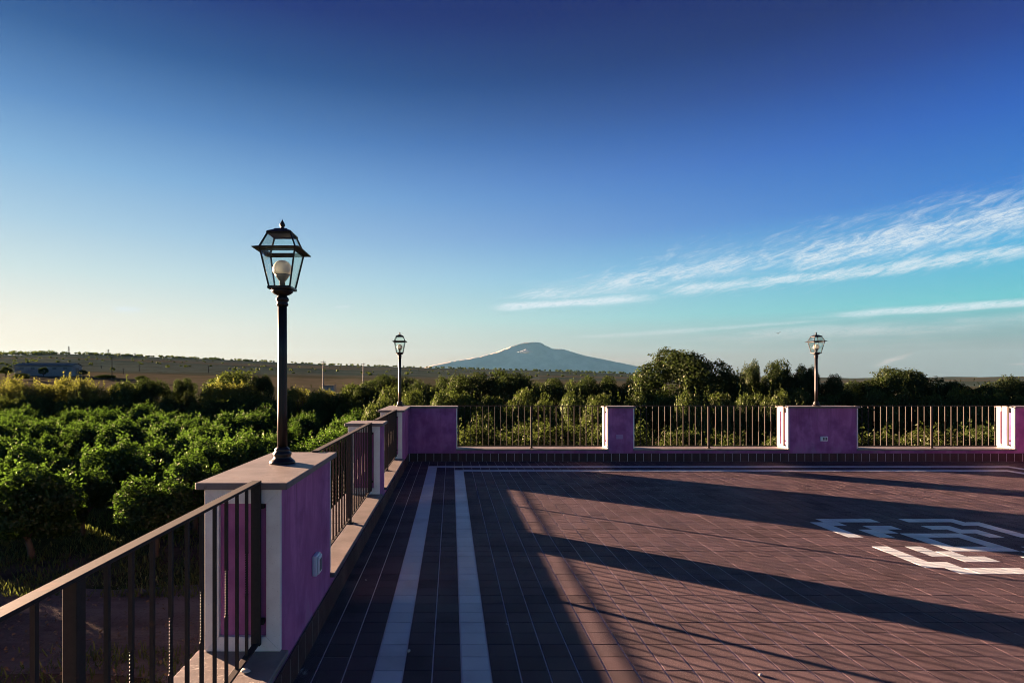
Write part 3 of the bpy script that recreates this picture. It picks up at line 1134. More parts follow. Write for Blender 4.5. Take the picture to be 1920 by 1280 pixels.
# ------------------------------------------------------------------ wall sockets
sx = XW
so = thing('wall_socket', (sx, 3.33, 0.37), 'white weatherproof socket on the purple side of the nearest pier', 'socket', 'sockets on the parapet')
box('housing', sx + 0.0005, sx + 0.030, 3.28, 3.38, 0.372, 0.488, 'white_plastic', so, 0.008, 3)
cv = box('cover', sx + 0.0305, sx + 0.040, 3.288, 3.372, 0.380, 0.480, 'white_plastic', so, 0.005, 2)
box('window', sx + 0.0395, sx + 0.0415, 3.305, 3.355, 0.395, 0.462, 'grey_plastic', cv, 0.0)
so = thing('wall_socket', (3.10, YW, 0.41), 'purple painted socket plate on the narrow pier of the far wall', 'socket', 'sockets on the parapet')
box('housing', 3.04, 3.16, YW - 0.020, YW - 0.0005, 0.412, 0.488, 'painted_plastic', so, 0.005, 2)
box('socket_face', 3.072, 3.128, YW - 0.022, YW - 0.0195, 0.428, 0.472, 'painted_plastic', so, 0.001)
so = thing('wall_socket', (6.87, YW, 0.37), 'white double socket on the wide pier below the right lamp', 'socket', 'sockets on the parapet')
hs = box('housing', 6.80, 6.935, YW - 0.022, YW - 0.0005, 0.372, 0.462, 'white_plastic', so, 0.008, 2)
for q in (6.84, 6.885):
    box('socket_face', q, q + 0.032, YW - 0.0245, YW - 0.0215, 0.392, 0.442, 'grey_plastic', hs, 0.001)

# ------------------------------------------------------------------ small litter on the floor
for (px, py, nm, lab, mt, sz) in [
    (766, 1221, 'pebble', 'small pale pebble beside the left white stripe', 'pale_debris', 0.011),
    (1426, 1265, 'pebble', 'small pale pebble in the sunlit tiles near the bottom edge', 'pale_debris', 0.009),
    (950, 1170, 'pebble', 'tiny pale chip in the shade right of the right white stripe', 'pale_debris', 0.006),
    (686, 1087, 'pebble', 'tiny pale chip between the left wall and the left white stripe', 'pale_debris', 0.006),
    (460, 1259, 'pebble', 'flat pale stone chip lying on the near sill', 'pale_debris', 0.016),
]:
    zf = 0.0 if px != 460 else Z_S
    Y = FPX * (CAM_H - zf) / (py - PY0)
    X = (px - PX0) / FPX * Y
    bm = bmesh.new()
    bmesh.ops.create_icosphere(bm, subdivisions=2, radius=sz)
    rr2 = random.Random(px)
    for v_ in bm.verts:
        v_.co = Vector((v_.co.x * 1.6, v_.co.y, v_.co.z * 0.5)) * rr2.uniform(0.85, 1.1)
    o_ = link(nm, bm_mesh(nm, bm, mt, True), (X, Y, zf + sz * 0.42))
    o_.rotation_euler.z = rr2.uniform(0, 3)
    tag(o_, lab, 'pebble')

# ------------------------------------------------------------------ vegetation prototypes


def leaves_arrays(rng, centers, normals, ln, wd):
    n = len(centers)
    t = rng.normal(size=(n, 3))
    a = t - (np.sum(t * normals, axis=1, keepdims=True)) * normals
    a[:, 2] -= 0.15
    a /= np.linalg.norm(a, axis=1, keepdims=True) + 1e-9
    bb = np.cross(normals, a)
    bb /= np.linalg.norm(bb, axis=1, keepdims=True) + 1e-9
    L = (ln * rng.uniform(0.7, 1.25, n))[:, None]
    Wd = (wd * rng.uniform(0.75, 1.2, n))[:, None]
    v = np.empty((n, 4, 3))
    v[:, 0] = centers - a * L * 0.5
    v[:, 1] = centers + bb * Wd * 0.5 + normals * Wd * 0.18
    v[:, 2] = centers + a * L * 0.5
    v[:, 3] = centers - bb * Wd * 0.5 + normals * Wd * 0.18
    return v


def tri_mesh(name, v, mat):
    """v: n x 4 x 3 leaves -> two triangles each"""
    n = len(v)
    me = bpy.data.meshes.new(name)
    me.vertices.add(n * 4)
    me.vertices.foreach_set('co', v.reshape(-1).astype(np.float32))
    base = (np.arange(n) * 4)[:, None]
    tri = np.concatenate([base + np.array([[0, 1, 2]]), base + np.array([[0, 2, 3]])], axis=1).reshape(-1)
    me.loops.add(n * 6)
    me.loops.foreach_set('vertex_index', tri.astype(np.int32))
    me.polygons.add(n * 2)
    me.polygons.foreach_set('loop_start', (np.arange(n * 2) * 3).astype(np.int32))
    me.polygons.foreach_set('loop_total', np.full(n * 2, 3, dtype=np.int32))
    me.materials.append(MATS[mat])
    me.update(calc_edges=True)
    me.validate()
    return me


def crown_mesh(name, seed, rx, z0, z1, nclump, nleaf, ln, wd, mat, clump=(0.32, 0.5), inner=0.62, sprigs=40, low_cut=0.0, dome=0.8):
    rng = np.random.default_rng(seed)
    zc, rz = (z0 + z1) / 2, (z1 - z0) / 2
    C, RC = [], []
    while len(C) < nclump:
        d = rng.normal(size=3)
        d /= np.linalg.norm(d)
        if d[2] < -0.75 and rng.random() < dome:
            continue
        rr_ = rng.uniform(0.45, 1.0) ** 0.6 * inner
        C.append((d[0] * rx * rr_, d[1] * rx * rr_, zc + d[2] * rz * rr_))
        RC.append(rx * rng.uniform(*clump))
    C = np.array(C); RC = np.array(RC)
    w_ = RC ** 2 / np.sum(RC ** 2)
    idx = rng.choice(nclump, nleaf, p=w_)
    d = rng.normal(size=(nleaf, 3))
    d /= np.linalg.norm(d, axis=1, keepdims=True)
    rad = RC[idx][:, None] * (0.55 + 0.5 * np.sqrt(rng.random((nleaf, 1))))
    bumpy = 1 + 0.18 * np.sin(d[:, :1] * 9 + idx[:, None]) * np.sin(d[:, 1:2] * 8 + 2 * idx[:, None]) * np.cos(d[:, 2:] * 7)
    P = C[idx] + d * rad * bumpy * np.array([1, 1, 0.88])
    nrm = d + rng.normal(size=(nleaf, 3)) * 0.55 + np.array([0, 0, 0.30])
    nrm /= np.linalg.norm(nrm, axis=1, keepdims=True)
    keep = P[:, 2] > low_cut
    # drop leaves that sit deep inside a neighbouring clump
    for k in range(nclump):
        dist = np.linalg.norm((P - C[k]) / np.array([1, 1, 0.88]), axis=1)
        keep &= ~((dist < RC[k] * 0.50) & (rng.random(nleaf) < 0.8))
    v = leaves_arrays(rng, P[keep], nrm[keep], ln, wd)
    parts = [v]
    for s in range(sprigs):
        k = rng.integers(nclump)
        d = rng.normal(size=3); d[2] = abs(d[2]) + 0.4; d /= np.linalg.norm(d)
        p0 = C[k] + d * RC[k] * 0.95
        m_ = 11
        ts = np.linspace(0, 1, m_)[:, None]
        Ls = rng.uniform(0.9, 2.2) * ln * 1.3
        cpos = p0 + (d + np.array([0, 0, 0.5])) * ts * Ls + rng.normal(size=(m_, 3)) * ln * 0.35
        nn = rng.normal(size=(m_, 3)) + d * 0.6
        nn /= np.linalg.norm(nn, axis=1, keepdims=True)
        parts.append(leaves_arrays(rng, cpos, nn, ln * 0.95, wd * 0.95))
    return tri_mesh(name, np.concatenate(parts), mat)


def trunk_mesh(name, seed, h, r, spread, nlimb=5, stems=1):
    rr_ = random.Random(seed)
    V, F = [], []
    for s in range(stems):
        ang = rr_.uniform(0, 6.28)
        b0 = Vector((math.cos(ang), math.sin(ang), 0)) * (0.0 if stems == 1 else r * 1.5)
        lean = Vector((rr_.uniform(-.12, .12), rr_.uniform(-.12, .12), 0)) * h
        pts = [b0 + Vector((0, 0, -0.08)), b0 + lean * 0.2 + Vector((0, 0, h * 0.15)), b0 + lean * 0.5 + Vector((0, 0, h * 0.32)), b0 + lean + Vector((0, 0, h * 0.75))]
        v_, f_ = tube_data(pts, [r * 1.3, r, r * 0.85, r * 0.4], 7, len(V))
        V += v_; F += f_
        for k in range(nlimb):
            a = k * 6.28 / nlimb + rr_.uniform(-.4, .4)
            st = pts[1] + (pts[2] - pts[1]) * rr_.uniform(0.1, 1.0)
            out = Vector((math.cos(a), math.sin(a), 0)) * spread * rr_.uniform(0.45, 0.75)
            p2 = st + out * 0.5 + Vector((0, 0, h * 0.22))
            p3 = st + out + Vector((0, 0, h * rr_.uniform(0.32, 0.5)))
            v_, f_ = tube_data([st, p2, p3], [r * 0.55, r * 0.4, r * 0.12], 5, len(V))
            V += v_; F += f_
    return mesh_py(name, V, F, 'bark', True)


CIT = [(crown_mesh('citrus_crown', 100 + i, 1.10, 0.25, 2.62, 22, 13000, 0.105, 0.060, 'citrus_leaf', (0.26, 0.40), 0.72, 90, 0.15),
        trunk_mesh('citrus_trunk', 100 + i, 2.4, 0.075, 1.1)) for i in range(5)]
HDG = [(crown_mesh('citrus_crown', 150 + i, 1.55, 0.3, 3.70, 26, 24000, 0.105, 0.058, 'hedge_leaf', (0.24, 0.36), 0.76, 90, 0.2),
        trunk_mesh('citrus_trunk', 150 + i, 3.4, 0.09, 1.4)) for i in range(3)]
OAK = [(crown_mesh('broadleaf_crown', 200 + i, 2.6, 1.1, 6.0, 34, 26000, 0.155, 0.095, 'oak_leaf', (0.25, 0.36), 0.84, 12, 0.7),
        trunk_mesh('broadleaf_trunk', 200 + i, 5.4, 0.20, 2.4, 6)) for i in range(4)]
SHR = [(crown_mesh('shrub_crown', 300 + i, 1.9, 0.1, 3.2, 20, 11000, 0.14, 0.075, 'olive_leaf', (0.26, 0.42), 0.72, 50, 0.05),
        trunk_mesh('shrub_stems', 300 + i, 2.8, 0.06, 1.6, 3, 4)) for i in range(3)]
DRK = [(crown_mesh('thicket_crown', 400 + i, 2.0, 0.0, 3.4, 20, 10000, 0.16, 0.09, 'dark_leaf', (0.28, 0.42), 0.70, 20, 0.0),
        trunk_mesh('thicket_stems', 400 + i, 2.8, 0.07, 1.6, 3, 3)) for i in range(3)]


def plant(name, proto, x, y, z, s, rot, label, cat, group=None):
    root = link(name, None, (x, y, z))
    root.empty_display_size = 0.2
    root.scale = s if isinstance(s, tuple) else (s, s, s)
    root.rotation_euler.z = rot
    tag(root, label, cat, group)
    for nm, me in (('crown', proto[0]), ('trunk', proto[1])):
        c_ = bpy.data.objects.new(nm, me)
        COL.objects.link(c_)
        c_.parent = root
    return root


def seen(x, y, margin=160):
    if y < 6:
        return False
    px = PX0 + x / y * FPX
    return -margin < px < 1920 + margin


ORD = ['first', 'second', 'third', 'fourth', 'fifth', 'sixth', 'seventh', 'eighth', 'ninth', 'tenth', 'eleventh', 'twelfth', 'thirteenth',
       'fourteenth', 'fifteenth', 'sixteenth', 'seventeenth', 'eighteenth', 'nineteenth', 'twentieth', 'twenty-first', 'twenty-second',
       'twenty-third', 'twenty-fourth', 'twenty-fifth', 'twenty-sixth', 'twenty-seventh', 'twenty-eighth']

# orchard to the left: rows running away from the terrace
ro = random.Random(77)
for row in range(18):
    xr = -4.6 - row * 3.5
    for k in range(15):
        yy = 16.0 + k * 2.5 + ro.uniform(-.25, .25) + (row % 2) * 0.6
        xx = xr - (yy - 16) * 0.10 + ro.uniform(-.3, .3)
        if not (seen(xx, yy) or (yy < 34 and xx > -48)):
            continue
        if xx > -3.6 and yy < 15:
            continue
        px = PX0 + xx / yy * FPX
        i = ro.randrange(5)
        s = ro.uniform(0.80, 1.14)
        grp = 'citrus trees of the left orchard'
        if not seen(xx, yy, 40):
            lab = 'citrus tree of the orchard beyond the left edge of the picture'
            grp = 'citrus trees outside the picture'
        elif row == 0:
            lab = 'citrus tree, %s back from the path in the orchard row beside the left railing' % ORD[k]
        else:
            lab = 'citrus tree, %s back from the path in the %s orchard row from the railing' % (ORD[k], ORD[row])
        plant('citrus_tree', CIT[i], xx, yy, GZ, (s * ro.uniform(.92, 1.1), s * ro.uniform(.92, 1.1), s * ro.uniform(0.9, 1.08)), ro.uniform(0, 6.28), lab, 'tree', grp)

# taller citrus behind the far parapet
rb = random.Random(31)
for (bx0, bx1, top0, top1, bay) in ((-0.6, 5.4, 770, 768, 'left'), (5.8, 11.0, 782, 788, 'middle'), (12.6, 19.0, 764, 782, 'right')):
    for rowi, yy0 in enumerate((17.0, 20.5)):
        n = int((bx1 - bx0) / 1.5) + 1
        for i in range(n):
            t = i / max(1, n - 1)
            yy = yy0 + rb.uniform(-.5, .5)
            xx = (bx0 + (bx1 - bx0) * t) * yy / 19.0 + rb.uniform(-.3, .3)
            topy = top0 + (top1 - top0) * t + rb.uniform(-4, 11) + rowi * 3
            zt = CAM_H - (topy - PY0) / FPX * yy
            sc = (zt - GZ) / 4.0
            side = 'front' if rowi == 0 else 'second'
            plant('citrus_tree', HDG[rb.randrange(3)], xx, yy, GZ, (sc, sc, sc), rb.uniform(0, 6.28),
                  'sunlit citrus tree, %s from left in the %s line behind the %s railing bay' % (ORD[i], side, bay), 'tree',
                  '%s line of citrus behind the %s bay' % (side, bay))


# trees and bushes of the middle distance, each placed by its silhouette in the photograph
def sil(name, protos, px, topy, wpx, Y, label, cat, seed, hproto, rproto, group=None):
    x = (px - PX0) / FPX * Y
    zg = ground_z(x, Y)
    h = CAM_H + (PY0 - topy) / FPX * Y - zg
    w_ = wpx / FPX * Y / 2
    rr_ = random.Random(seed)
    return plant(name, protos[rr_.randrange(len(protos))], x, Y, zg, (w_ / rproto, w_ / rproto, h / hproto), rr_.uniform(0, 6.28), label, cat, group)


HO, RO = 5.95, 2.75
HS, RS = 3.1, 1.95
HD, RD = 3.25, 2.05
big = [
    (1278, 655, 158, 40, 'tallest dome shaped broadleaf tree, right of the volcano'),
    (1372, 688, 62, 41, 'low rounded tree hugging the right side of the tallest tree'),
    (1406, 676, 46, 42, 'narrow pointed tree in the gap right of the tallest tree'),
    (1458, 678, 84, 41, 'spreading tree left of the right lamp post'),
    (1512, 685, 50, 40, 'small loose tree just behind the right lamp post'),
    (1565, 705, 70, 39, 'low bushy tree just right of the right lamp pole'),
    (1625, 712, 80, 40, 'low tree dipping below the horizon right of the right lamp'),
    (1692, 690, 128, 39, 'wide dome shaped tree right of the right lamp'),
    (1775, 716, 90, 38, 'low tree trailing down from the wide dome tree on the right'),
    (1838, 722, 80, 37, 'low dark tree in the dip before the right picture edge'),
    (1892, 706, 96, 38, 'rounded tree at the right edge of the picture'),
    (882, 692, 96, 42, 'leafy tree left of the volcano, behind the left bay of the far railing'),
    (956, 689, 104, 41, 'leafy tree below the left flank of the volcano'),
    (1030, 704, 84, 42, 'low leafy tree directly below the volcano summit'),
    (1086, 706, 78, 43, 'low leafy tree below the right shoulder of the volcano'),
    (1140, 708, 80, 42, 'low leafy tree under the right slope of the volcano'),
    (1196, 707, 70, 41, 'low leafy tree at the left foot of the tallest tree'),
    (838, 706, 60, 45, 'small leafy tree midway between the corner lamp and the volcano'),
    (795, 714, 64, 46, 'small leafy tree just right of the corner lamp post'),
]
for i, (px, ty, w_, Y, lab) in enumerate(big):
    sil('broadleaf_tree', OAK, px, ty, w_ * 1.22, Y, lab, 'tree', 500 + i, HO, RO)
# shaded undergrowth in front of those trees
ru = random.Random(8)
pxs = list(range(720, 1960, 52))
for i, px in enumerate(pxs):
    sil('thicket', DRK, px + ru.uniform(-12, 12), 738 + ru.uniform(-8, 8), 84, 33 + ru.uniform(-2, 2),
        'dark shaded bush behind the far railing, %s from the corner lamp' % ORD[i], 'bush', 600 + i, HD, RD, 'dark bushes behind the far railing')
left_b = [
    (18, 712, 66, 60, 'S', 'yellowish bush at the left picture edge above the orchard'),
    (66, 716, 64, 58, 'S', 'yellowish bush below the left end of the barn'),
    (112, 712, 70, 60, 'S', 'yellow green bush below the right end of the barn'),
    (158, 714, 60, 58, 'S', 'pale green bush right of the barn below the road sign'),
    (200, 722, 56, 57, 'S', 'pale bush below the tall utility pole on the left'),
    (240, 716, 66, 56, 'D', 'dark brownish bush between two yellow bushes left of the near lamp'),
    (288, 709, 70, 58, 'O', 'mid green round bush left of the dark thicket'),
    (345, 705, 44, 60, 'O', 'small upright tree left of the dark thicket'),
    (432, 697, 112, 62, 'D', 'large dark thicket rising above the hedge left of the near lamp'),
    (412, 714, 66, 57, 'S', 'sunlit yellow green bush before the dark thicket'),
    (466, 716, 72, 57, 'S', 'sunlit yellow green bush at the right foot of the dark thicket'),
    (492, 703, 40, 60, 'O', 'small tree top just left of the near lamp pole'),
    (560, 724, 76, 58, 'S', 'yellow bush just right of the near lamp pole'),
    (612, 728, 70, 56, 'S', 'yellow bush below the little farm hut'),
    (655, 720, 70, 55, 'D', 'dark bush right of the little farm hut'),
    (720, 698, 76, 54, 'O', 'leafy tree left of the corner lamp post'),
    (690, 716, 66, 50, 'O', 'low leafy tree at the left foot of the tree by the corner lamp'),
    (765, 708, 70, 52, 'O', 'leafy tree behind the corner lamp pole'),
    (740, 726, 80, 46, 'D', 'dark bush behind the far left corner pier'),
]
for i, (px, ty, w_, Y, kd, lab) in enumerate(left_b):
    pr_, hp, rp_, nm = {'S': (SHR, HS, RS, 'shrub'), 'D': (DRK, HD, RD, 'thicket'), 'O': (OAK, HO, RO, 'broadleaf_tree')}[kd]
    sil(nm, pr_, px, ty, w_ * 1.2, Y, lab, 'tree' if kd == 'O' else 'bush', 700 + i, hp, rp_)
for i in range(26):
    px = 0 + i * 26 + ru.uniform(-8, 8)
    sil('thicket', DRK, px, 752 + ru.uniform(-8, 6), 58, 54 + ru.uniform(-1.5, 1.5),
        'dark low bush in the hedge behind the orchard, %s from the left' % ORD[i], 'bush', 800 + i, HD, RD, 'dark bushes of the hedge behind the orchard')
far_t = [
    (10, 687, 26, 238, 'dark tree beside the left end of the barn'),
    (82, 688, 20, 236, 'small dark tree standing before the barn wall'),
    (156, 693, 16, 240, 'round dark tree just right of the barn'),
    (40, 699, 30, 200, 'dark hedge tree below the barn, left of centre'),
    (200, 702, 40, 215, 'low dark tree by the foot of the tall pole'),
    (265, 704, 26, 200, 'low dark tree right of the left utility poles'),
]
for i, (px, ty, w_, Y, lab) in enumerate(far_t):
    sil('broadleaf_tree', OAK, px, ty, w_, Y, lab, 'tree', 900 + i, HO, RO)

# ------------------------------------------------------------------ ridge line trees (one mass, far away)
rng = np.random.default_rng(12)
CP, NP = [], []
for i in range(900):
    px = rng.uniform(-250, 1250)
    dens = 0.95 if px < 105 else (0.85 if 150 < px < 480 else 0.45)
    if rng.random() > dens:
        continue
    a = math.atan2(px - PX0, FPX)
    rr_ = RIDGE * rng.uniform(0.93, 1.005)
    x, y = rr_ * math.sin(a), rr_ * math.cos(a)
    zg = ground_z(x, y)
    sz = rng.uniform(2.0, 6.0) * (1.6 if px < 105 else 1.0)
    nl = 34
    d = rng.normal(size=(nl, 3)); d /= np.linalg.norm(d, axis=1, keepdims=True)
    CP.append(np.array([x, y, zg + sz * 0.55]) + d * sz * np.array([0.75, 0.75, 0.5]) * rng.uniform(0.5, 1.0, (nl, 1)))
    NP.append(d)
CP = np.concatenate(CP); NP = np.concatenate(NP)
rt_ = link('ridge_trees', tri_mesh('ridge_trees', leaves_arrays(rng, CP, NP, 3.2, 2.2), 'dark_leaf'))
tag(rt_, 'line of small dark trees along the crest of the left ridge', 'trees', kind='stuff')

# scrub bushes dotted over the slope
CP, NP = [], []
for i in range(260):
    px = rng.uniform(-200, 1300)
    a = math.atan2(px - PX0, FPX)
    rr_ = rng.uniform(420, 1450)
    x, y = rr_ * math.sin(a), rr_ * math.cos(a)
    sz = rng.uniform(1.0, 2.6)
    nl = 20
    d = rng.normal(size=(nl, 3)); d /= np.linalg.norm(d, axis=1, keepdims=True)
    CP.append(np.array([x, y, ground_z(x, y) + sz * 0.4]) + d * sz * np.array([0.9, 0.9, 0.5]) * rng.uniform(0.5, 1.0, (nl, 1)))
    NP.append(d)
CP = np.concatenate(CP); NP = np.concatenate(NP)
tag(link('slope_scrub', tri_mesh('slope_scrub', leaves_arrays(rng, CP, NP, 2.2, 1.6), 'dark_leaf')),
    'dark scrub dotted over the slope of the left ridge', 'scrub', kind='stuff')

# ------------------------------------------------------------------ grass under the near orchard trees
ng = 60000
gx = rng.uniform(-26, -2.5, ng)
gy = 13.3 + rng.random(ng) ** 1.3 * 15
near_w = rng.random(ng) < 0.16
gy = np.where(near_w, 5.5 + rng.random(ng) * 5.2, gy)
gx = np.where(near_w, -2.0 - rng.random(ng) * 10, gx)
clump_n = np.sin(gx * 1.7 + np.sin(gy * 1.1)) * np.sin(gy * 1.9 + np.cos(gx * 0.8))
keep = (clump_n + rng.uniform(-0.9, 0.9, ng)) > -0.15
gx, gy = gx[keep], gy[keep]
n = len(gx)
hh = rng.uniform(0.06, 0.20, n)
ang = rng.uniform(0, 6.28, n)
lean = rng.normal(size=(n, 2)) * 0.05
bwid = rng.uniform(0.008, 0.018, n)
v = np.empty((n, 4, 3))
v[:, 0] = np.stack([gx - np.cos(ang) * bwid, gy - np.sin(ang) * bwid, np.full(n, GZ)], 1)
v[:, 1] = np.stack([gx + np.cos(ang) * bwid, gy + np.sin(ang) * bwid, np.full(n, GZ)], 1)
v[:, 2] = np.stack([gx + lean[:, 0] + np.cos(ang) * bwid * 0.5, gy + lean[:, 1] + np.sin(ang) * bwid * .5, GZ + hh], 1)
v[:, 3] = np.stack([gx + lean[:, 0] - np.cos(ang) * bwid * 0.5, gy + lean[:, 1] - np.sin(ang) * bwid * .5, GZ + hh * 0.95], 1)
tag(link('grass', tri_mesh('grass', v, 'grass_blade')), 'short green grass growing under the orchard trees', 'grass', kind='stuff')

# loose stones on the dirt path
ns = 2600
sxp = rng.uniform(-16, -2, ns); syp = rng.uniform(8.0, 14.3, ns)
sr = 0.012 + 0.035 * rng.random(ns) ** 3
octa = np.array([[1, 0, 0], [0, 1, 0], [-1, 0, 0], [0, -1, 0], [0, 0, .6], [0, 0, -.3]], float)
SVv = (octa[None] * rng.uniform(0.6, 1.3, (ns, 6, 1)) * sr[:, None, None] + np.stack([sxp, syp, np.full(ns, GZ + 0.014)], 1)[:, None, :]).reshape(-1, 3)
SFf = []
for q in range(ns):
    o6 = q * 6
    for a, b2 in ((0, 1), (1, 2), (2, 3), (3, 0)):
        SFf.append((o6 + a, o6 + b2, o6 + 4))
        SFf.append((o6 + b2, o6 + a, o6 + 5))
tag(link('path_stones', mesh_py('path_stones', SVv.tolist(), SFf, 'path_dirt')), 'loose pale stones strewn over the dirt path', 'stones', kind='stuff')

# leaf litter and weeds along the near foot of the terrace
nl = 5000
lx = rng.uniform(-13, -2.0, nl); ly = 6.0 + rng.random(nl) * 8.2
keepl = rng.random(nl) < np.clip(1.25 - (ly - 6.0) / 5.5, 0.08, 1.0)
lx, ly = lx[keepl], ly[keepl]
nl = len(lx)
P = np.stack([lx, ly, GZ + 0.03 + rng.random(nl) * 0.05], 1)
nrm = rng.normal(size=(nl, 3)) * 0.5 + np.array([0, 0, 1.0]); nrm /= np.linalg.norm(nrm, axis=1, keepdims=True)
tag(link('leaf_litter', tri_mesh('leaf_litter', leaves_arrays(rng, P, nrm, 0.09, 0.05), 'dry_leaf')),
    'dry leaves scattered over the dirt below the left railing', 'leaves', kind='stuff')

# ------------------------------------------------------------------ barn, poles, pylons, hut, sign, bird


def place(px, Y):
    x = (px - PX0) / FPX * Y
    return x, Y, ground_z(x, Y)


bx_, by_, bz_ = place(92, 252)
barn = link('barn', None, (bx_, by_, bz_))
tag(barn, 'long grey barn with dark low pitched roof in the far left field', 'barn')
barn.rotation_euler.z = R_(10)
L_, D_, H_, RH = 11.2, 4.5, 4.3, 1.0


def bpart(name, verts, faces, mat, parent=barn):
    o_ = bpy.data.objects.new(name, mesh_py(name, verts, faces, mat))
    COL.objects.link(o_)
    o_.parent = parent
    return o_


bpart('wall', [(-L_, -D_, -.8), (L_, -D_, -.8), (L_, D_, -.8), (-L_, D_, -.8), (-L_, -D_, H_), (L_, -D_, H_), (L_, D_, H_), (-L_, D_, H_), (-L_, 0, H_ + RH), (L_, 0, H_ + RH)],
      [(0, 1, 5, 4), (1, 2, 6, 9, 5), (2, 3, 7, 6), (3, 0, 4, 8, 7)], 'barn_wall')
V, F = [], []
for s in (-1, 1):
    for zz in (0.05, 0.25):
        V += [(-L_ - .4, s * (D_ + .5), H_ - .1 + zz), (L_ + .4, s * (D_ + .5), H_ - .1 + zz), (L_ + .4, 0, H_ + RH + zz), (-L_ - .4, 0, H_ + RH + zz)]
for s in (0, 8):
    F += [tuple(i + s for i in f) for f in ((0, 1, 2, 3), (4, 5, 6, 7), (0, 1, 5, 4), (1, 2, 6, 5), (3, 0, 4, 7))]
bpart('roof', V, F, 'barn_roof')
for k in range(5):
    xx = -L_ + 2.0 + k * 4.2
    bpart('window', [(xx, -D_ - .03, 2.7), (xx + 1.5, -D_ - .03, 2.7), (xx + 1.5, -D_ - .03, 3.5), (xx, -D_ - .03, 3.5),
                     (xx, -D_ - .005, 2.7), (xx + 1.5, -D_ - .005, 2.7), (xx + 1.5, -D_ - .005, 3.5), (xx, -D_ - .005, 3.5)],
          [(0, 1, 2, 3), (0, 4, 5, 1), (1, 5, 6, 2), (2, 6, 7, 3), (3, 7, 4, 0)], 'grey_plastic')
bpart('door', [(L_ + .04, -1.6, -.5), (L_ + .04, 1.6, -.5), (L_ + .04, 1.6, 3.4), (L_ + .04, -1.6, 3.4),
               (L_ + .005, -1.6, -.5), (L_ + .005, 1.6, -.5), (L_ + .005, 1.6, 3.4), (L_ + .005, -1.6, 3.4)],
      [(0, 1, 2, 3), (0, 4, 5, 1), (1, 5, 6, 2), (2, 6, 7, 3), (3, 7, 4, 0)], 'barn_roof')

for px, ty, Y, lab in [
    (210, 667, 214, 'tallest dark utility pole in the fields right of the barn'),
    (190, 685, 420, 'short utility pole just left of the tallest pole by the barn'),
    (232, 690, 300, 'short utility pole just right of the tallest pole by the barn'),
    (261, 683, 360, 'second utility pole right of the tallest pole by the barn'),
    (391, 685, 380, 'utility pole standing alone above the hedge left of the near lamp'),
    (606, 676, 190, 'tall pale utility pole right of the near lamp post'),
    (681, 680, 215, 'pale utility pole left of the corner lamp post'),
    (1206, 692, 300, 'utility pole at the left edge of the tallest tree'),
]:
    x, y, z = place(px, Y)
    h = CAM_H + (PY0 - ty) / FPX * Y - z
    po = thing('utility_pole', (x, y, z), lab, 'utility pole', 'utility poles in the fields')
    r0 = 0.16 if Y < 320 else 0.22
    v_, f_ = tube_data([(0, 0, -.3), (0, 0, h * .5), (0, 0, h)], [r0, r0 * .85, r0 * .65], 8)
    link('shaft', mesh_py('shaft', v_, f_, 'pole_wood' if px < 500 else 'grey_steel'), (x, y, z), po)
    link('crossarm', box_mesh('crossarm', -0.8, 0.8, -0.24, -0.12, h - 0.6, h - 0.45, 'pole_wood'), (x, y, z), po)
    for q in (-0.7, 0.0, 0.7):
        link('insulator', box_mesh('insulator', q - 0.05, q + 0.05, -0.23, -0.13, h - 0.448, h - 0.25, 'grey_steel'), (x, y, z), po)

for px, ty, lab in [(129, 649, 'tallest lattice pylon on the left ridge above the barn'),
                    (203, 655, 'second lattice pylon on the left ridge, above the utility poles'),
                    (253, 662, 'smallest lattice pylon on the left ridge')]:
    a = math.atan2(px - PX0, FPX)
    x, y = RIDGE * math.sin(a), RIDGE * math.cos(a)
    z = ground_z(x, y)
    h = CAM_H + (PY0 - ty) / FPX * y - z
    po = thing('pylon', (x, y, z), lab, 'pylon', 'pylons on the ridge')
    wb_ = 1.9
    bars = []
    for k in range(5):
        z0_, z1_ = h * k / 5, h * (k + 1) / 5
        w0_, w1_ = wb_ * (1 - .8 * k / 5), wb_ * (1 - .8 * (k + 1) / 5)
        cs = [(-1, -1), (1, -1), (1, 1), (-1, 1)]
        for i in range(4):
            (ax, ay), (bx2, by2) = cs[i], cs[(i + 1) % 4]
            bars.append(((ax * w0_, ay * w0_, z0_), (ax * w1_, ay * w1_, z1_), .22))
            bars.append(((ax * w0_, ay * w0_, z0_), (bx2 * w1_, by2 * w1_, z1_), .14))
    link('lattice', bars_mesh('lattice', bars, 'pole_wood'), (x, y, z), po)
    for zz in (0.72, 0.84, 0.95):
        link('crossarm', bars_mesh('crossarm', [((-3.2, 0, h * zz), (3.2, 0, h * zz), .2)], 'pole_wood'), (x, y, z), po)

x, y, z = place(619, 150)
hut = thing('farm_hut', (x, y, z), 'little pale ruined farm hut right of the near lamp pole', 'hut')
link('wall', box_mesh('wall', -1.5, 0.9, -1.2, 1.2, -0.3, 2.1, 'barn_wall'), (x, y, z), hut)
link('roof', box_mesh('roof', -1.7, 1.1, -1.4, 1.4, 2.102, 2.25, 'barn_roof'), (x, y, z), hut)
link('door', box_mesh('door', -0.5, 0.3, -1.26, -1.202, -0.2, 1.6, 'grey_plastic'), (x, y, z), hut)
for q in (-1.9, 1.6):
    link('post', box_mesh('post', q, q + 0.15, -1.0, -0.85, -0.3, 2.6, 'barn_wall'), (x, y, z), hut)

x, y, z = place(164, 120)
sg = thing('road_sign', (x, y, z), 'small triangular white road sign on a post right of the barn', 'sign')
zt = CAM_H + (PY0 - 708) / FPX * 120 - z
link('post', box_mesh('post', -.03, .03, .02, .08, -.2, zt, 'grey_steel'), (x, y, z), sg)


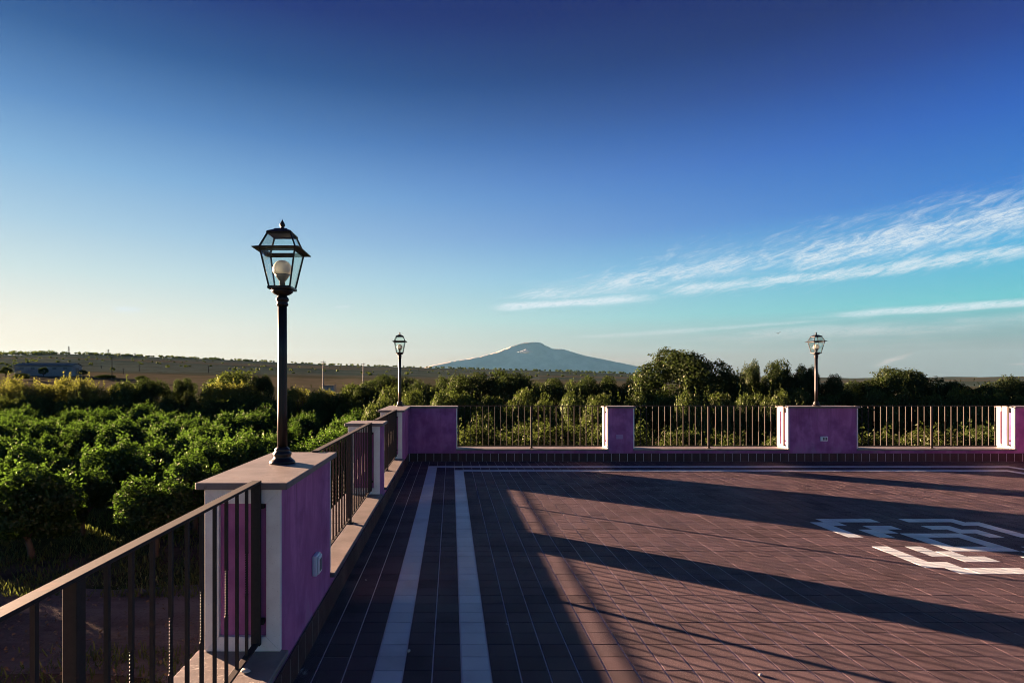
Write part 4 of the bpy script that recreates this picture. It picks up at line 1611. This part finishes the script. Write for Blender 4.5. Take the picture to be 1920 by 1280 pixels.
def tri_plate(s, y0, y1, zc):
    V = [(-s, yy, zc) for yy in (y0, y1)] + [(s, yy, zc) for yy in (y0, y1)] + [(0, yy, zc + s * 1.73) for yy in (y0, y1)]
    return V, [(0, 2, 4), (5, 3, 1), (0, 1, 3, 2), (2, 3, 5, 4), (4, 5, 1, 0)]


v_, f_ = tri_plate(0.48, -0.01, 0.015, zt - 0.8)
pl = link('plate', mesh_py('plate', v_, f_, 'sign_red'), (x, y, z), sg)
v_, f_ = tri_plate(0.34, -0.016, -0.011, zt - 0.72)
link('inner_plate', mesh_py('inner_plate', v_, f_, 'sign_white'), (x, y, z), pl)

Yb = 60.0
bx0 = (1459 - PX0) / FPX * Yb
bz0 = CAM_H + (PY0 - 625) / FPX * Yb
bird = thing('bird', (bx0, Yb, bz0), 'small dark bird in flight left of the right lamp', 'bird')
bm = bmesh.new()
prf = [(0.004, -0.16), (0.022, -0.12), (0.036, -0.05), (0.038, 0.02), (0.026, 0.08), (0.022, 0.10), (0.012, 0.13), (0.002, 0.155)]
lathe_bm(bm, prf, 10)
bmesh.ops.rotate(bm, verts=bm.verts, cent=(0, 0, 0), matrix=Matrix.Rotation(R_(90), 3, 'Y'))
link('body', bm_mesh('body', bm, 'feather', True), (bx0, Yb, bz0), bird)
for s in (-1, 1):
    V = [(0.05, s * .02, .01), (-0.05, s * .02, .01), (0.03, s * .16, .10), (-0.07, s * .15, .09), (-0.10, s * .30, .16), (-0.14, s * .29, .155)]
    V2 = [(a, b2, c2 + 0.006) for a, b2, c2 in V]
    F = [(0, 1, 3, 2), (2, 3, 5, 4), (6, 8, 9, 7), (8, 10, 11, 9), (0, 2, 8, 6), (2, 4, 10, 8), (4, 5, 11, 10), (5, 3, 9, 11), (3, 1, 7, 9), (1, 0, 6, 7)]
    w_ = link('wing', mesh_py('wing', V + V2, F, 'feather'), (bx0, Yb, bz0), bird)
bird.rotation_euler.z = R_(35)

# ------------------------------------------------------------------ haze: the air between here and the volcano
m, b, o = new_mat('haze_air')
pv_ = b.node('ShaderNodeVolumePrincipled')
pv_.inputs['Color'].default_value = (0.20, 0.49, 0.74, 1.0)
pv_.inputs['Density'].default_value = 0.82e-5
pv_.inputs['Anisotropy'].default_value = 0.0
b.nt.links.new(pv_.outputs[0], o.inputs['Volume'])
HZ = 26800
hz = link('haze', box_mesh('haze', -HZ, HZ, -HZ, HZ, -12.5, 1420, 'haze_air'))
hz.display_type = 'WIRE'
tag(hz, kind='stuff')
